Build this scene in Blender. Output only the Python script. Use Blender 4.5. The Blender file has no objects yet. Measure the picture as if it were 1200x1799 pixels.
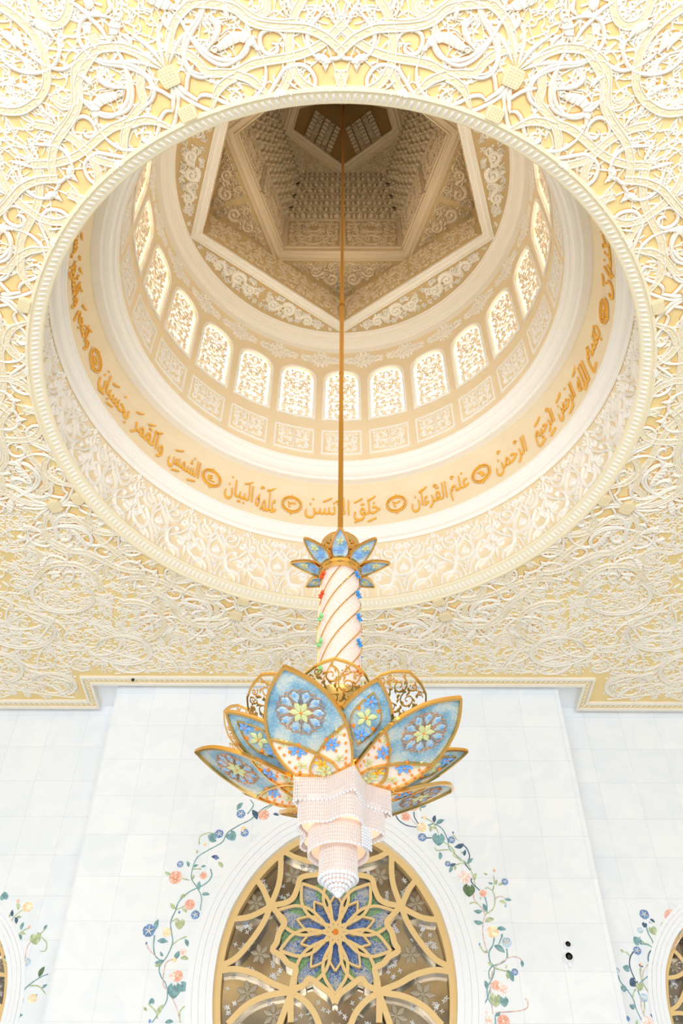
import bpy, math, random, json
import numpy as np
from mathutils import Matrix, Vector
from math import pi, sin, cos, radians as rad

# ------------------------------------------------------------------ camera, world, lights, exposure
SC = bpy.context.scene
SC.unit_settings.system = 'METRIC'
CX, CY = -0.05, 10.0            # plan position of the dome axis
WX = -0.13                      # centre line of the far wall
ZC = 13.44                      # underside of the ceiling
cam_d = bpy.data.cameras.new('camera'); cam = bpy.data.objects.new('camera', cam_d)
SC.collection.objects.link(cam); SC.camera = cam
cam_d.sensor_fit = 'VERTICAL'; cam_d.sensor_height = 36.0; cam_d.lens = 1560.0/1799*36
cam_d.clip_end = 200
th, ro, ya = 0.817, 0.0054, -0.0029
fw = Vector((sin(ya)*cos(th), cos(ya)*cos(th), sin(th)))
rt = Vector((cos(ya), -sin(ya), 0)); up = rt.cross(fw)
r2 = rt*cos(ro)+up*sin(ro); u2 = -rt*sin(ro)+up*cos(ro)
M = Matrix((r2, u2, -fw)).transposed().to_4x4(); cam.matrix_world = M

W = bpy.data.worlds.new('daylight'); SC.world = W; W.use_nodes = True
bg = W.node_tree.nodes['Background']; bg.inputs[0].default_value = (0.88, 0.94, 1.0, 1); bg.inputs[1].default_value = 0.5
def lamp(name, kind, loc, energy, color=(1, 1, 1), size=1.0, rot=(0, 0, 0), sy=None):
    l = bpy.data.lights.new(name, kind); l.energy = energy; l.color = color
    if kind == 'AREA':
        l.size = size
        if sy: l.shape = 'RECTANGLE'; l.size_y = sy
    else: l.shadow_soft_size = size
    o = bpy.data.objects.new(name, l); SC.collection.objects.link(o); o.location = loc; o.rotation_euler = rot
    return o
vs = SC.view_settings
vs.view_transform = 'Standard'; vs.look = 'None'; vs.gamma = 1; vs.use_curve_mapping = False; vs.exposure = 0.62
SC.display_settings.display_device = 'sRGB'
SC.cycles.max_bounces = 8; SC.cycles.diffuse_bounces = 6; SC.cycles.glossy_bounces = 4
SC.cycles.use_denoising = True

lamp('hall_fill_light', 'AREA', (-2, -8.5, -.6), 5200, (.94, .965, 1), 22, (pi-rad(46), 0, 0), 14)  # unseen fill light added behind the camera to brighten ceiling, dome and wall
# ------------------------------------------------------------------ materials
def srgb(r, g, b):
    f = lambda c: c/12.92 if c <= .04045 else ((c+.055)/1.055)**2.4
    return (f(r/255), f(g/255), f(b/255), 1)
MATS = {}
def mat(name, col, rough=.6, metal=0, emit=None, es=0, noise=None, spec=.5, trans=0, alpha=1):
    if name in MATS: return MATS[name]
    m = bpy.data.materials.new(name); m.use_nodes = True; nt = m.node_tree; b = nt.nodes['Principled BSDF']
    c = srgb(*col); b.inputs['Base Color'].default_value = c
    b.inputs['Roughness'].default_value = rough; b.inputs['Metallic'].default_value = metal
    b.inputs['Specular IOR Level'].default_value = spec; b.inputs['Transmission Weight'].default_value = trans
    b.inputs['Alpha'].default_value = alpha
    if emit: b.inputs['Emission Color'].default_value = srgb(*emit); b.inputs['Emission Strength'].default_value = es
    if noise:
        sc, col2, lo, hi = noise
        t = nt.nodes.new('ShaderNodeTexNoise'); t.inputs['Scale'].default_value = sc; t.inputs['Detail'].default_value = 5
        g = nt.nodes.new('ShaderNodeNewGeometry'); nt.links.new(g.outputs['Position'], t.inputs['Vector'])
        r = nt.nodes.new('ShaderNodeValToRGB'); r.color_ramp.elements[0].position = lo; r.color_ramp.elements[1].position = hi
        r.color_ramp.elements[0].color = c; r.color_ramp.elements[1].color = srgb(*col2)
        nt.links.new(t.outputs['Fac'], r.inputs['Fac']); nt.links.new(r.outputs['Color'], b.inputs['Base Color'])
    MATS[name] = m; return m
WHITE = mat('white_plaster', (243, 236, 222), .7, noise=(3, (238, 231, 216), .35, .7))
RIMC = mat('pale_rim_paint', (238, 224, 190), .6)
CREAM = mat('cream_ceiling_paint', (240, 214, 152), .55, noise=(1.2, (233, 203, 137), .35, .7))
STRAPIN = mat('pale_strap_paint', (236, 219, 180), .6)
EDGE = mat('ochre_edge_paint', (214, 156, 84), .6)
DCREAM = mat('dome_cream_paint', (240, 224, 192), .6, noise=(1.1, (237, 219, 185), .35, .7))
DWHITE = mat('dome_white_plaster', (249, 246, 240), .65)
UWHITE = mat('lantern_plaster', (228, 212, 184), .7)
UCREAM = mat('lantern_cream_paint', (216, 192, 146), .65)
MARBLE = None
GOLDP = mat('gold_leaf_lettering', (244, 186, 72), .45, metal=.05)
GOLD = mat('polished_gold', (242, 192, 112), .17, metal=1)
COPPER = mat('copper_wire', (206, 156, 120), .4, metal=.2)
BRASS = mat('satin_brass_rod', (206, 150, 58), .38, metal=.7)
TAN = mat('tan_lattice_enamel', (232, 198, 136), .5)
SILVER = mat('mirror_edge', (190, 190, 190), .2, metal=.9)
FLOORM = mat('white_floor_marble', (240, 240, 238), .3)
CRYST = mat('lit_crystal', (226, 216, 210), .12, emit=(255, 244, 236), es=.03, spec=.9)
BEAD = mat('beaded_crystal', (236, 224, 216), .1, emit=(255, 234, 220), es=.05, spec=1, noise=(60, (206, 182, 172), .4, .65))
BALL = mat('crystal_ball', (222, 226, 232), .1, emit=(245, 248, 255), es=.04, spec=.9)
BULB = mat('lamp_glow', (255, 244, 230), .5, emit=(255, 240, 224), es=2.2)
PANE = mat('daylight_pane', (255, 250, 240), .5, emit=(255, 250, 240), es=2.2)
BLACKG = mat('black_camera_glass', (16, 16, 22), .12)
WPLAST = mat('white_plastic', (244, 245, 247), .35)

def marble_mat():
    m = bpy.data.materials.new('white_marble_tiles'); m.use_nodes = True; nt = m.node_tree; b = nt.nodes['Principled BSDF']
    g = nt.nodes.new('ShaderNodeNewGeometry'); sp = nt.nodes.new('ShaderNodeSeparateXYZ'); nt.links.new(g.outputs['Position'], sp.inputs[0])
    cb = nt.nodes.new('ShaderNodeCombineXYZ')
    ax = nt.nodes.new('ShaderNodeMath'); ax.operation = 'ADD'; ax.inputs[1].default_value = 0.17+.9270*40
    az = nt.nodes.new('ShaderNodeMath'); az.operation = 'ADD'; az.inputs[1].default_value = -5.727+.948*40
    nt.links.new(sp.outputs['X'], ax.inputs[0]); nt.links.new(sp.outputs['Z'], az.inputs[0])
    nt.links.new(ax.outputs[0], cb.inputs[0]); nt.links.new(az.outputs[0], cb.inputs[1])
    br = nt.nodes.new('ShaderNodeTexBrick'); br.offset = 0; br.squash = 1
    br.inputs['Scale'].default_value = 1; br.inputs['Brick Width'].default_value = .927; br.inputs['Row Height'].default_value = .948
    br.inputs['Mortar Size'].default_value = .006; br.inputs['Mortar Smooth'].default_value = .3; br.inputs['Bias'].default_value = 0
    br.inputs['Color1'].default_value = srgb(246, 248, 250); br.inputs['Color2'].default_value = srgb(240, 244, 247)
    br.inputs['Mortar'].default_value = srgb(227, 230, 233)
    nt.links.new(cb.outputs[0], br.inputs['Vector'])
    n = nt.nodes.new('ShaderNodeTexNoise'); n.inputs['Scale'].default_value = 1.1; n.inputs['Detail'].default_value = 8; n.inputs['Distortion'].default_value = 1.5
    nt.links.new(g.outputs['Position'], n.inputs['Vector'])
    r = nt.nodes.new('ShaderNodeValToRGB'); r.color_ramp.elements[0].position = .45; r.color_ramp.elements[1].position = .6
    r.color_ramp.elements[0].color = (1, 1, 1, 1); r.color_ramp.elements[1].color = (.955, .97, .985, 1)
    nt.links.new(n.outputs['Fac'], r.inputs['Fac'])
    mx = nt.nodes.new('ShaderNodeMix'); mx.data_type = 'RGBA'; mx.blend_type = 'MULTIPLY'; mx.inputs[0].default_value = 1
    nt.links.new(br.outputs['Color'], mx.inputs[6]); nt.links.new(r.outputs['Color'], mx.inputs[7])
    nt.links.new(mx.outputs[2], b.inputs['Base Color']); b.inputs['Roughness'].default_value = .28
    return m
MARBLE = marble_mat()
MARBLEP = mat('plain_white_marble', (245, 247, 250), .3)

# ------------------------------------------------------------------ mesh helpers
class MB:
    """collects vertices and faces, many shapes -> ONE mesh object"""
    def __init__(s): s.v = []; s.q = []; s.t = []; s.n = 0; s.ng = []; s.qm = []; s.tm = []
    def add(s, V, Q=None, T=None, m=0):
        V = np.asarray(V, float).reshape(-1, 3)
        s.v.append(V)
        if Q is not None and len(Q): Q = np.asarray(Q, int).reshape(-1, 4)+s.n; s.q.append(Q); s.qm.append(np.full(len(Q), m))
        if T is not None and len(T): T = np.asarray(T, int).reshape(-1, 3)+s.n; s.t.append(T); s.tm.append(np.full(len(T), m))
        s.n += len(V)
    def box(s, x0, x1, y0, y1, z0, z1, m=0):
        V = [(x, y, z) for x in (x0, x1) for y in (y0, y1) for z in (z0, z1)]
        s.add(V, [(0, 1, 3, 2), (4, 6, 7, 5), (0, 4, 5, 1), (2, 3, 7, 6), (0, 2, 6, 4), (1, 5, 7, 3)], m=m)
    def grid(s, G, m=0, closed=False):
        a, b = G.shape[:2]; I = np.arange(a*b).reshape(a, b)
        J = np.concatenate([I, I[:, :1]], 1) if closed else I
        Q = np.stack([J[:-1, :-1], J[:-1, 1:], J[1:, 1:], J[1:, :-1]], -1).reshape(-1, 4)
        s.add(G.reshape(-1, 3), Q, m=m)
    def lathe(s, prof, c, n=96, a0=0, a1=2*pi, m=0):
        full = abs(a1-a0-2*pi) < 1e-6
        a = np.linspace(a0, a1, n, endpoint=not full)
        P = np.array(prof, float)
        G = np.stack([c[0]+np.outer(P[:, 0], np.sin(a)), c[1]+np.outer(P[:, 0], np.cos(a)), np.repeat(P[:, 1:2], len(a), 1)], -1)
        s.grid(G, m=m, closed=full)
    def tube(s, P, r, n=8, m=0):
        P = np.asarray(P, float); R = np.full(len(P), r) if np.isscalar(r) else np.asarray(r)
        T = np.gradient(P, axis=0); T /= np.linalg.norm(T, axis=1)[:, None]+1e-9
        ref = np.array([0, 0, 1.]) if abs(T[0][2]) < .9 else np.array([1., 0, 0])
        A = np.cross(T, ref); A /= np.linalg.norm(A, axis=1)[:, None]+1e-9; B = np.cross(T, A)
        a = np.linspace(0, 2*pi, n, endpoint=False)
        G = P[:, None]+R[:, None, None]*(A[:, None]*np.cos(a)[None, :, None]+B[:, None]*np.sin(a)[None, :, None])
        s.grid(G, m=m, closed=True)
    def ball(s, c, r, n=8, k=5, sz=1, m=0):
        t = np.linspace(0, pi, k); prof = np.stack([r*np.sin(t), c[2]+r*sz*np.cos(t)], 1); s.lathe(prof, c[:2], n, m=m)
    def arrays(s):
        V = np.concatenate(s.v) if s.v else np.zeros((0, 3))
        Q = np.concatenate(s.q) if s.q else np.zeros((0, 4), int)
        T = np.concatenate(s.t) if s.t else np.zeros((0, 3), int)
        qm = np.concatenate(s.qm) if s.qm else np.zeros(0, int); tm = np.concatenate(s.tm) if s.tm else np.zeros(0, int)
        return V, Q, T, qm, tm
    def rep(s, fs):
        V, Q, T, qm, tm = s.arrays(); n = len(V); k = len(fs)
        o = MB(); o.v = [f(V) for f in fs]; o.n = n*k
        o.q = [Q+i*n for i in range(k)]; o.t = [T+i*n for i in range(k)]; o.qm = [qm]*k; o.tm = [tm]*k
        return o
    def build(s, name, mats, parent=None, smooth=False, keep=None, kind=None, label=None):
        V, Q, T, qm, tm = s.arrays()
        if keep is not None:
            K = keep(V); a = K[Q].all(1) if len(Q) else np.zeros(0, bool); Q = Q[a]; qm = qm[a]
            if len(T): a = K[T].all(1); T = T[a]; tm = tm[a]
            used = np.zeros(len(V), bool); used[Q.ravel()] = True; used[T.ravel()] = True
            ix = np.cumsum(used)-1; V = V[used]; Q = ix[Q]; T = ix[T]
        me = bpy.data.meshes.new(name); me.vertices.add(len(V)); me.vertices.foreach_set('co', V.astype(np.float32).ravel())
        nq, nt = len(Q), len(T); me.loops.add(nq*4+nt*3); me.loops.foreach_set('vertex_index', np.concatenate([Q.ravel(), T.ravel()]).astype(np.int32))
        me.polygons.add(nq+nt)
        me.polygons.foreach_set('loop_start', np.concatenate([np.arange(nq)*4, nq*4+np.arange(nt)*3]).astype(np.int32))
        mats = mats if isinstance(mats, (list, tuple)) else [mats]
        for mm in mats: me.materials.append(mm)
        me.polygons.foreach_set('material_index', np.concatenate([qm, tm]).astype(np.int32))
        me.update(calc_edges=True); me.validate()
        me.polygons.foreach_set('use_smooth', np.full(len(me.polygons), smooth))
        if smooth: me.set_sharp_from_angle(angle=rad(50))
        o = bpy.data.objects.new(name, me); SC.collection.objects.link(o)
        if parent: o.parent = parent
        if kind: o['kind'] = kind
        if label: o['label'] = label
        return o
def empty(name, loc, rz=0, parent=None):
    o = bpy.data.objects.new(name, None); SC.collection.objects.link(o); o.location = loc; o.rotation_euler = (0, 0, rz)
    if parent: o.parent = parent
    return o
def tag(o, label, cat, group=None):
    o['label'] = label; o['category'] = cat
    if group: o['group'] = group
    return o
def copy_tree(o, parent=None):
    c = o.copy(); SC.collection.objects.link(c); c.parent = parent
    for ch in list(o.children): copy_tree(ch, c)
    return c

def smooth(P, step):
    P = np.asarray(P, float)
    if len(P) < 3:
        n = max(2, int(np.linalg.norm(P[-1]-P[0])/step)+1); t = np.linspace(0, 1, n)[:, None]; return P[0]*(1-t)+P[-1]*t
    E = np.vstack([2*P[0]-P[1], P, 2*P[-1]-P[-2]]); out = []
    for i in range(1, len(E)-2):
        a, b, c, d = E[i-1:i+3]; n = max(2, int(np.ceil(np.linalg.norm(c-b)/step)))
        t = np.linspace(0, 1, n, endpoint=False)[:, None]
        out.append(.5*((2*b)+(c-a)*t+(2*a-5*b+4*c-d)*t*t+(-a+3*b-3*c+d)*t**3))
    out.append(P[-1:]); return np.vstack(out)
PR = dict(round=[(-1, 0), (-.78, .7), (0, 1), (.78, .7), (1, 0)], flat=[(-1, 0), (-.94, 1), (.94, 1), (1, 0)],
          groove=[(-1, 0), (-.95, 1), (-.5, 1), (-.34, .55), (.34, .55), (.5, 1), (.95, 1), (1, 0)],
          strap=[(-1, 0), (-.95, 1), (-.74, 1), (-.64, .6), (.64, .6), (.74, 1), (.95, 1), (1, 0)],
          ridge=[(-1, 0), (-.7, .8), (0, 1), (.7, .8), (1, 0)], thin=[(-1, 0), (0, 1), (1, 0)])
RC = [0]
def ribbon(mb, P, w, S, h0, h1, prof='round', m=0):
    RC[0] += 1; h1 = h1+1.3e-4*(RC[0] % 19)      # carved strands never lie in exactly one plane where they cross
    P = np.asarray(P, float); N = len(P)
    if N < 2: return
    w = np.full(N, w) if np.isscalar(w) else np.asarray(w, float)
    T = np.gradient(P, axis=0); T /= np.linalg.norm(T, axis=1)[:, None]+1e-9
    Nn = np.stack([-T[:, 1], T[:, 0]], 1); pr = np.array(PR[prof]); k = len(pr)
    Q2 = P[:, None]+Nn[:, None]*(w[:, None]*pr[None, :, 0])[..., None]
    H = np.broadcast_to(h0+(h1-h0)*pr[None, :, 1], (N, k))
    V = S(Q2.reshape(-1, 2), H.reshape(-1)).reshape(N, k, 3)
    mb.grid(V, m=m)
    if k > 3 and prof != 'thin':
        for e in (0, N-1):
            C = V[e]; mb.add(C, T=[(0, i, i+1) for i in range(1, k-1)], m=m)
def leafw(n, wmax, peak=.45, e0=.12):
    t = np.linspace(0, 1, n); a = np.where(t < peak, np.sin(t/peak*pi/2), np.cos((t-peak)/(1-peak)*pi/2)**.9)
    return np.maximum(wmax*(e0*(t < peak)*(1-t)+(1-e0*(t < peak)*(1-t))*a), .001)
def leaf(mb, P, wmax, S, h0, h1, m=0, prof='round', step=.03):
    P = smooth(P, step); ribbon(mb, P, leafw(len(P), wmax), S, h0, h1, prof, m)
def disc(mb, c, r, S, h0, h1, n=10, m=0, dome=True):
    a = np.linspace(0, 2*pi, n, endpoint=False); c = np.asarray(c, float)
    rings = [(1, 0), (.8, .8), (.4, 1)] if dome else [(1, 0), (.97, 1), (.5, 1)]
    G = []
    for rr, k in rings:
        P = c+r*rr*np.stack([np.cos(a), np.sin(a)], 1); G.append(S(P, np.full(n, h0+(h1-h0)*k)))
    mb.grid(np.array(G), m=m, closed=True)
    C = S(c[None], np.array([h1])); mb.add(np.vstack([C, G[-1]]), T=[(0, 1+i, 1+(i+1) % n) for i in range(n)], m=m)
def blossom(mb, c, r, S, h0, h1, k=5, rot=0, m=0, wf=.33, mc=None, step=None):
    for i in range(k):
        a = rot+2*pi*i/k; d = np.array([cos(a), sin(a)]); c = np.asarray(c, float)
        leaf(mb, [c+d*r*.12, c+d*r*.6, c+d*r], r*wf, S, h0, h1, m, 'ridge', step or r*.13)
    disc(mb, c, r*.17, S, h0, h1*1.15, 6, m if mc is None else mc)
def spiral(c, R, a0, turns, sgn, rin=.18, n=None):
    n = n or int(14*turns)+2; t = np.linspace(0, 1, n); r = R*(1-(1-rin)*t**.85); a = a0+sgn*2*pi*turns*t
    return np.stack([c[0]+r*np.cos(a), c[1]+r*np.sin(a)], 1)
def in_poly(P, poly):
    P = np.atleast_2d(P); x, y = P[:, 0], P[:, 1]; ins = np.zeros(len(P), bool); n = len(poly)
    for i in range(n):
        x1, y1 = poly[i]; x2, y2 = poly[(i+1) % n]
        c = ((y1 > y) != (y2 > y)) & (x < (x2-x1)*(y-y1)/((y2-y1) or 1e-12)+x1); ins ^= c
    return ins
def scrolls(mb, inside, bb, rmax, rmin, wr, S, h0, h1, seed, tries=700, leaves=3, prof='round', turns=1.35, link=True, taper=.55, over=.96, m=0, wmin=0, eye=True, lk=.15):
    """fills a region with carved rinceaux: spirals, buds, leaves and the stems that join them"""
    R = random.Random(seed); cs = []
    for i in range(tries):
        r = rmax*(rmin/rmax)**((i/tries)**.8)*R.uniform(.9, 1.05)
        c = np.array([R.uniform(bb[0], bb[1]), R.uniform(bb[2], bb[3])])
        if any((c[0]-k[0])**2+(c[1]-k[1])**2 < (over*(r+k[2]))**2 for k in cs): continue
        a = np.linspace(0, 2*pi, 10, endpoint=False)
        if not inside(c+r*.97*np.stack([np.cos(a), np.sin(a)], 1)).all(): continue
        cs.append((c[0], c[1], r))
    for i, (x, y, r) in enumerate(cs):
        c = np.array([x, y]); w = max(r*wr, wmin); j = None
        if i and link:
            d = [np.hypot(x-k[0], y-k[1])-k[2] for k in cs[:i]]; j = int(np.argmin(d)); k = cs[j]
            a0 = math.atan2(k[1]-y, k[0]-x)
        else: a0 = R.uniform(0, 6.28)
        sg = R.choice((-1, 1)); P = spiral(c, r-w, a0, turns, sg)
        if j is not None and d[j] < r*1.9:
            k = cs[j]; v = np.array([k[0]-x, k[1]-y]); v /= np.linalg.norm(v)+1e-9; t = np.array([-v[1], v[0]])*-sg
            e = np.array(k[:2])-v*k[2]+t*k[2]*.25
            P = np.vstack([smooth([e, (e+P[0])/2+t*r*.08, P[0]], .06)[:-1], P])
        n = len(P); ww = w*(1-taper*np.linspace(0, 1, n)**1.5); ww[0] *= .6
        ribbon(mb, P, ww, S, h0, h1, prof, m)
        if eye: disc(mb, P[-1], w*1.05, S, h0, h1*1.08, 7, m)
        for q in range(leaves):
            a = a0+sg*(0.9+2*pi*(q+R.random()*.5)/max(leaves, 1)); p = c+(r-w)*np.array([cos(a), sin(a)]); dd = np.array([cos(a+sg*.6), sin(a+sg*.6)])
            e = p+dd*r*R.uniform(.4, .6); mid = (p+e)/2+np.array([-dd[1], dd[0]])*sg*r*.13
            if inside(e[None]).all(): leaf(mb, [p, mid, e], max(r*lk, wmin), S, h0, h1*.92, m, prof, r*.2)
            if r > rmax*.45:
                p2 = c+(r-2*w)*np.array([cos(a+.5), sin(a+.5)]); e2 = c+r*.5*np.array([cos(a+.5+sg*.7), sin(a+.5+sg*.7)])
                leaf(mb, [p2, (p2+e2)/2+np.array([-dd[1], dd[0]])*r*.06, e2], max(r*lk*.7, wmin), S, h0, h1*.85, m, prof, r*.2)
    return cs
def Sflat(z, sgn=-1):
    return lambda P, h: np.stack([P[:, 0], P[:, 1], z+sgn*h], 1)
def Scyl(R):           # (azimuth*R, z) on the inner face of a round wall; h stands out towards the axis
    return lambda P, h: np.stack([CX+(R-h)*np.sin(P[:, 0]/R), CY+(R-h)*np.cos(P[:, 0]/R), P[:, 1]], 1)
def rotf(a, mir=False):
    c, s = cos(a), sin(a)
    def f(V):
        x = V[:, 0]-CX; y = V[:, 1]-CY
        if mir: x = -x
        return np.stack([CX+c*x+s*y, CY-s*x+c*y, V[:, 2]-(.0011 if mir else 0)], 1)
    return f
def offset_poly(P, d):
    P = np.asarray(P, float); T = np.gradient(P, axis=0); T /= np.linalg.norm(T, axis=1)[:, None]+1e-9
    return P+np.stack([-T[:, 1], T[:, 0]], 1)*d

# ------------------------------------------------------------------ hall shell
f = MB(); f.box(-14, 14, -16, 21, -1.8, -1.6); f.build('floor', FLOORM, kind='structure')
def keep_ceiling(V):
    x, y = V[:, 0], V[:, 1]; r = np.hypot(x-CX, y-CY)
    ok = (y > 1.8) & (np.abs(x) < 9.9) & (r > 5.68) & (y < 19.3) & ((y < 18.27) | (np.abs(x-WX) > 6.55))
    return ok
c = MB(); n = 256; A = np.arange(n)*2*pi/n
def rect_r(a):
    dx, dy = np.sin(a), np.cos(a); r = np.full_like(a, 1e9)
    r = np.minimum(r, np.where(dx > 1e-9, (12-CX)/np.maximum(dx, 1e-9), np.where(dx < -1e-9, (-12-CX)/np.minimum(dx, -1e-9), 1e9)))
    r = np.minimum(r, np.where(dy > 1e-9, (18.3-CY)/np.maximum(dy, 1e-9), np.where(dy < -1e-9, (-4-CY)/np.minimum(dy, -1e-9), 1e9)))
    return r
RR = rect_r(A)
G = [np.stack([CX+r*np.sin(A), CY+r*np.cos(A), np.full(n, ZC)], 1) for r in (np.full(n, 5.7), RR)]
c.grid(np.array(G), closed=True)
for (x0, x1) in ((-12, WX-6.47), (WX+6.47, 12)):
    c.add([(x0, 18.3, ZC), (x1, 18.3, ZC), (x1, 19.36, ZC), (x0, 19.36, ZC)], Q=[(0, 1, 2, 3)])
for sx in (-1, 1):      # corners of the rectangle missed by the fan
    for yy in (18.3, -4):
        a = math.atan2(sx*12-CX, yy-CY); k = int(round(a/(2*pi/n))) % n
        c.add([G[1][k-1], G[1][k], G[1][(k+1) % n], (sx*12, yy, ZC)], T=[(0, 1, 3), (1, 2, 3)])
ceiling = c.build('ceiling', CREAM, kind='structure')
# frieze that edges the ceiling along the far wall, with its little zigzag of leaves
FR = MB(); xa = WX-6.47; xb = WX+6.47; xc = WX-6.22; xd = WX+6.22
def frieze_poly(mb, pts_in, pts_out, z0, z1, k0, k1, m=0):
    a = np.array(pts_in, float); b = np.array(pts_out, float)
    P = lambda k: a*(1-k)+b*k
    rows = [np.c_[P(k0), np.full(len(a), z0)], np.c_[P(k0), np.full(len(a), z1)], np.c_[P(k1), np.full(len(a), z1)], np.c_[P(k1), np.full(len(a), z0)]]
    mb.grid(np.array(rows), m=m)
IN = [(-12, 19.32), (xa, 19.32), (xa, 18.29), (xb, 18.29), (xb, 19.32), (12, 19.32)]
OUT = [(-12, 19.64), (xc, 19.64), (xc, 18.6), (xd, 18.6), (xd, 19.64), (12, 19.64)]
frieze_poly(FR, IN, OUT, ZC+.16, ZC-.02, 0, 1, 0)
frieze_poly(FR, IN, OUT, ZC+.3, ZC-.07, -.02, .2, 1); frieze_poly(FR, IN, OUT, ZC+.3, ZC-.07, .78, 1.03, 1)
trim = FR.build('trim_1', [CREAM, WHITE], kind='structure')
zz = MB(); S = Sflat(ZC)
def zig(p, q, p2, q2):
    p, q, p2, q2 = map(lambda t: np.array(t, float), (p, q, p2, q2)); L = np.linalg.norm(q-p); k = max(2, int(L/.13))
    for i in range(k):
        t = (i+.5)/k; a = p*(1-t)+q*t; b = p2*(1-t)+q2*t; d = (q-p)/L
        a, b = a*.76+b*.24, a*.26+b*.74
        zz.add(S(np.array([a-d*.05, a+d*.05, b, (a+b)/2]), np.array([.02, .02, .02, .06])), T=[(0, 1, 3), (1, 2, 3), (2, 0, 3)])
for i in range(len(IN)-1): zig(IN[i], IN[i+1], OUT[i], OUT[i+1])
zz.build('zigzag_relief', WHITE, trim)
gp = MB(); gp.box(-13, 13, 18.2, 20.6, ZC+.15, ZC+.3); gp.build('ceiling_soffit', MARBLEP, kind='structure')

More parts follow.
